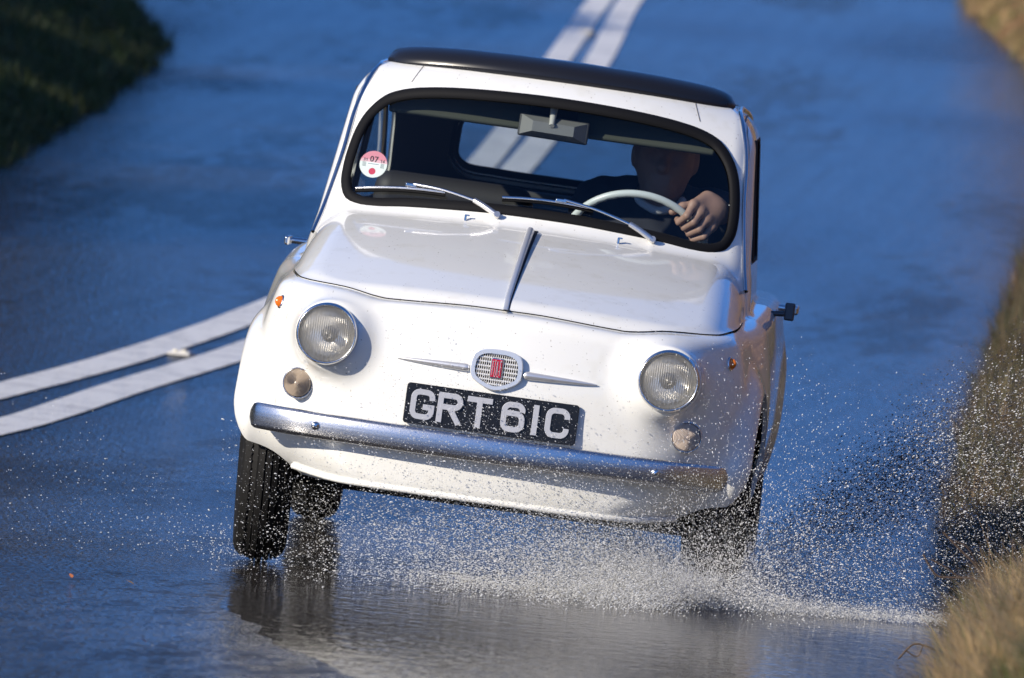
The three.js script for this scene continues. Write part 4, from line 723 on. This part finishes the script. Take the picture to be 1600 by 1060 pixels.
// bramble stems hanging over the water
{
  seed = 91; const twig = std(0.07, 0.045, 0.03, 0.85);
  const stems = [['long dry bramble stem arching over the water from the right bank', [[1.217, 0.101, 2], [1.159, 0.182, 2], [1.101, 0.263, 2], [1.054, 0.304, 2], [1.014, 0.338, 2]], [[1.101, 0.263, 2], [1.07, 0.31, 2.02]]],
    ['forked bramble stem reaching lowest towards the splash from the right bank', [[1.148, 0.217, 2], [1.089, 0.24, 2], [1.046, 0.239, 2], [1.01, 0.24, 2], [0.986, 0.267, 2], [0.974, 0.286, 2]], [[1.06, 0.24, 2], [1.022, 0.263, 2]]],
    ['short broken twig lying at the water edge below the brambles', [[1.087, 0.02, 1.5], [1.03, 0.045, 1.5], [1.0, 0.048, 1.5], [0.966, 0.01, 1.5]], [[1.02, 0.046, 1.5], [1.01, 0.02, 1.5]]]];
  for (const [label, a, b] of stems) { const g = new THREE.Group(); g.name = numbered('bramble_stem'); scene.add(g); tag(g, label, 'twig'); mesh('stem', tube(a, 0.0026, 24, 6), twig, g); mesh('side_twig', tube([...b, [b[1][0] - 0.03, b[1][1] + 0.012, b[1][2]]], 0.0018, 10, 5), twig, g); }
}
// ------------------------------------------------------------ small things on the road
{ // reflecting stud between the white lines
  const st = new THREE.Group(); st.name = 'road_stud'; st.position.set(-1.06, roadY(-6.79), -6.79); st.rotation.y = -0.2; st.scale.setScalar(0.6); scene.add(st); tag(st, 'worn white road stud between the two white lines', 'road stud');
  mesh('housing', merge([box(0.13, 0.018, 0.16, 0, 0.006, 0, 0.008), box(0.10, 0.026, 0.09, 0, 0.014, 0, 0.01)]), std(0.55, 0.53, 0.50, 0.6), st);
  for (const s of [-1, 1]) mesh('reflector', new THREE.SphereGeometry(0.010, 12, 8).translate(s * 0.025, 0.024, 0.044), std(0.8, 0.75, 0.6, 0.1), st);
  const s2 = st.clone(); s2.name = 'road_stud_001'; s2.position.set(0.27, roadY(-19.6), -19.6); scene.add(s2); tag(s2, 'distant road stud between the white lines beyond the car roof', 'road stud');
  seed = 12;
  const leafS = new THREE.Shape(); leafS.moveTo(0, -0.011); leafS.quadraticCurveTo(0.010, -0.002, 0, 0.013); leafS.quadraticCurveTo(-0.010, -0.002, 0, -0.011);
  const lg = new THREE.ShapeGeometry(leafS, 6), la = lg.attributes.position; for (let i = 0; i < la.count; i++) la.setZ(i, 60 * la.getX(i) ** 2); lg.computeVertexNormals(); lg.rotateX(-1.2);
  for (const [x, z, r, lab, c] of [[-0.95, 1.29, 0.3, 'small curled orange leaf at the far left of the wet road', [0.5, 0.16, 0.05]], [-0.81, 1.33, 1.2, 'yellow brown leaf right of the curled orange one', [0.45, 0.24, 0.07]], [-0.70, 3.0, 2.2, 'tiny orange leaf nearest the camera on the wet road', [0.5, 0.18, 0.05]]]) {
    const m = mesh(numbered('fallen_leaf'), lg, std(...c, 0.6), null); m.position.set(x, 0.014, z); m.rotation.y = r; tag(m, lab, 'leaf'); }
}
// ------------------------------------------------------------ standing water and the spray
{
  const ripple = tex(512, 512, (u, v) => 0.5 * tn[2](u, v) + 0.3 * tn[3](u, v) + 0.2 * tn[4](u, v));
  const wm = new THREE.MeshPhysicalMaterial({ color: C(0.035, 0.030, 0.026), roughness: 0.07, bumpMap: rep(ripple, 0.9, 0.9), bumpScale: 0.0014, ior: 1.33, side: THREE.DoubleSide });
  const left = (z) => -0.74 + 0.16 * fbm(z * 0.9, 2, 5) + 0.10 * fbm(z * 4, 4, 5);
  structure(mesh('puddle', gridGeo(20, 60, (u, v) => { const z = mixf(4.2, -3.2, v), e = Math.sin(v * Math.PI) ** 0.4, c = 0.55, a = mixf(c, left(z), e), b = mixf(c, edgeR(z) + 0.1, e), x = mixf(a, b, u); const w = Math.min(1, 5 * Math.min(u, 1 - u), 8 * Math.min(v, 1 - v)); return [x, roadY(z) - 0.003 + 0.008 * w, z, x, z]; }), wm));
  seed = 4242;
  const drop = new THREE.IcosahedronGeometry(1, 1);
  const dropMat = std(0.88, 0.88, 0.87, 0.25, 0, { ior: 1.33, transmission: 0.35, thickness: 0 });
  function spray(name, label, n, emit, mat = dropMat) {
    const list = []; let guard = 0;
    while (list.length < n && guard++ < n * 12) { const o = emit(); if (o && o.p.y > 0.004) list.push(o); }
    const m = new THREE.InstancedMesh(drop, mat, list.length), M = new THREE.Matrix4(), q = new THREE.Quaternion(), up = V(0, 1, 0);
    list.forEach((o, i) => { q.setFromUnitVectors(up, o.v.clone().normalize()); M.compose(o.p, q, V(o.r, o.r * o.k, o.r)); m.setMatrixAt(i, M); });
    m.name = name; m.castShadow = m.receiveShadow = true; m.userData.kind = 'stuff'; m.userData.label = label; m.userData.category = 'spray'; scene.add(m);
  }
  const fly = (p0, v, t, r, k) => ({ p: V(p0.x + v.x * t, p0.y + v.y * t - 4.9 * t * t, p0.z + v.z * t), v: V(v.x, v.y - 9.8 * t, v.z * 0.3), r, k });
  const size = () => 0.00030 + 0.0011 * Math.pow(rnd(), 4.0) + (rnd() < 0.015 ? 0.0008 : 0);
  const wr = V(0.56, 0.01, 0.12), wl = V(-0.56, 0.01, 0.1);
  spray('water_spray', 'white plume of spray thrown outwards towards the right bank', 100000, () => { const a = Math.pow(rnd(), 1.3) * 0.84, s = 1.0 + 6.6 * Math.pow(rnd(), 1.25), t = rr(0.01, 0.28); return fly(V(wr.x + gauss() * 0.06, wr.y + rr(0, 0.05), wr.z + rr(-0.5, 0.15)), V(Math.cos(a) * s, Math.sin(a) * s, rr(-4, 1.0)), t, size(), rr(1, 2.5)); });
  spray('water_spray_001', 'white sheet of spray sweeping under the front bumper', 200000, () => { const a = 0.04 + Math.pow(rnd(), 1.35) * 0.85, s = 0.8 + 5.0 * Math.pow(rnd(), 1.3), t = rr(0.005, 0.20); return fly(V(wr.x + gauss() * 0.08 - 0.04, wr.y + rr(0, 0.06), wr.z + rr(-0.1, 0.25)), V(-Math.cos(a) * s, Math.sin(a) * s, rr(0.0, 3.0)), t, size() * 0.92, rr(1, 2.5)); });
  spray('water_spray_002', 'low splash line along the water beside the right wheel', 50000, () => { const x = 0.62 + gauss() * 0.55, y = Math.abs(gauss()) * 0.035 * (1.2 - Math.min(1, Math.abs(x - 0.6))); return { p: V(x, y + 0.005, 0.25 + 0.1 * gauss() - 0.25 * Math.abs(x - 0.5)), v: V(x > 0.5 ? 1 : -1, 0.4, 0), r: size() * 0.85, k: rr(1, 2.4) }; });
  spray('water_spray_005', 'fine spray rising in front of the bumper end at the right wheel', 36000, () => { const a = rr(0.3, 2.5), s = 1.0 + 3.8 * Math.pow(rnd(), 1.2), t = rr(0.02, 0.17); return fly(V(wr.x + gauss() * 0.10, wr.y + rr(0, 0.05), wr.z + rr(0.15, 0.4)), V(Math.cos(a) * s, Math.sin(a) * s, rr(0.4, 3.0)), t, size() * 0.85, rr(1, 2.4)); });
  spray('water_spray_006', 'fine mist hanging under the car behind the front tyre', 7000, () => ({ p: V(rr(-0.52, 0.5), Math.abs(gauss()) * 0.16, rr(-1.5, -0.2)), v: V(-1, 0.3, 0.3), r: size() * 0.8, k: rr(1, 3) }));
  spray('dark_spray', 'dark droplets flying up towards the right bank', 60000, () => { const a = rr(0.50, 0.80) + gauss() * 0.06, s = 3 + 6.5 * Math.pow(rnd(), 0.7), t = rr(0.06, 0.26); return fly(V(wr.x + gauss() * 0.06, wr.y, wr.z - rr(0.1, 0.7)), V(Math.cos(a) * s, Math.sin(a) * s, rr(-4, 0)), t, size() * 1.25, rr(1, 2.2)); }, std(0.035, 0.032, 0.032, 0.3));  // second set of droplets, coloured near black, among the white plume
  spray('water_spray_003', 'sparse droplets flung left of the near front tyre', 1600, () => { const a = rr(0.1, 0.75), s = rr(1.0, 5.5), t = rr(0.02, 0.28); return fly(V(wl.x, wl.y, wl.z), V(-Math.cos(a) * s, Math.sin(a) * s, rr(-1.0, 1.5)), t, size(), rr(1, 2)); });
  spray('water_spray_004', 'droplets in front of the near front tyre', 800, () => ({ p: V(rr(-0.66, -0.46), 0.01 + Math.pow(rnd(), 1.2) * 0.36, rr(0.3, 0.6)), v: V(1, -0.35, 0), r: size() * 0.9, k: rr(1, 2.4) }));
}
renderer.render(scene, camera);
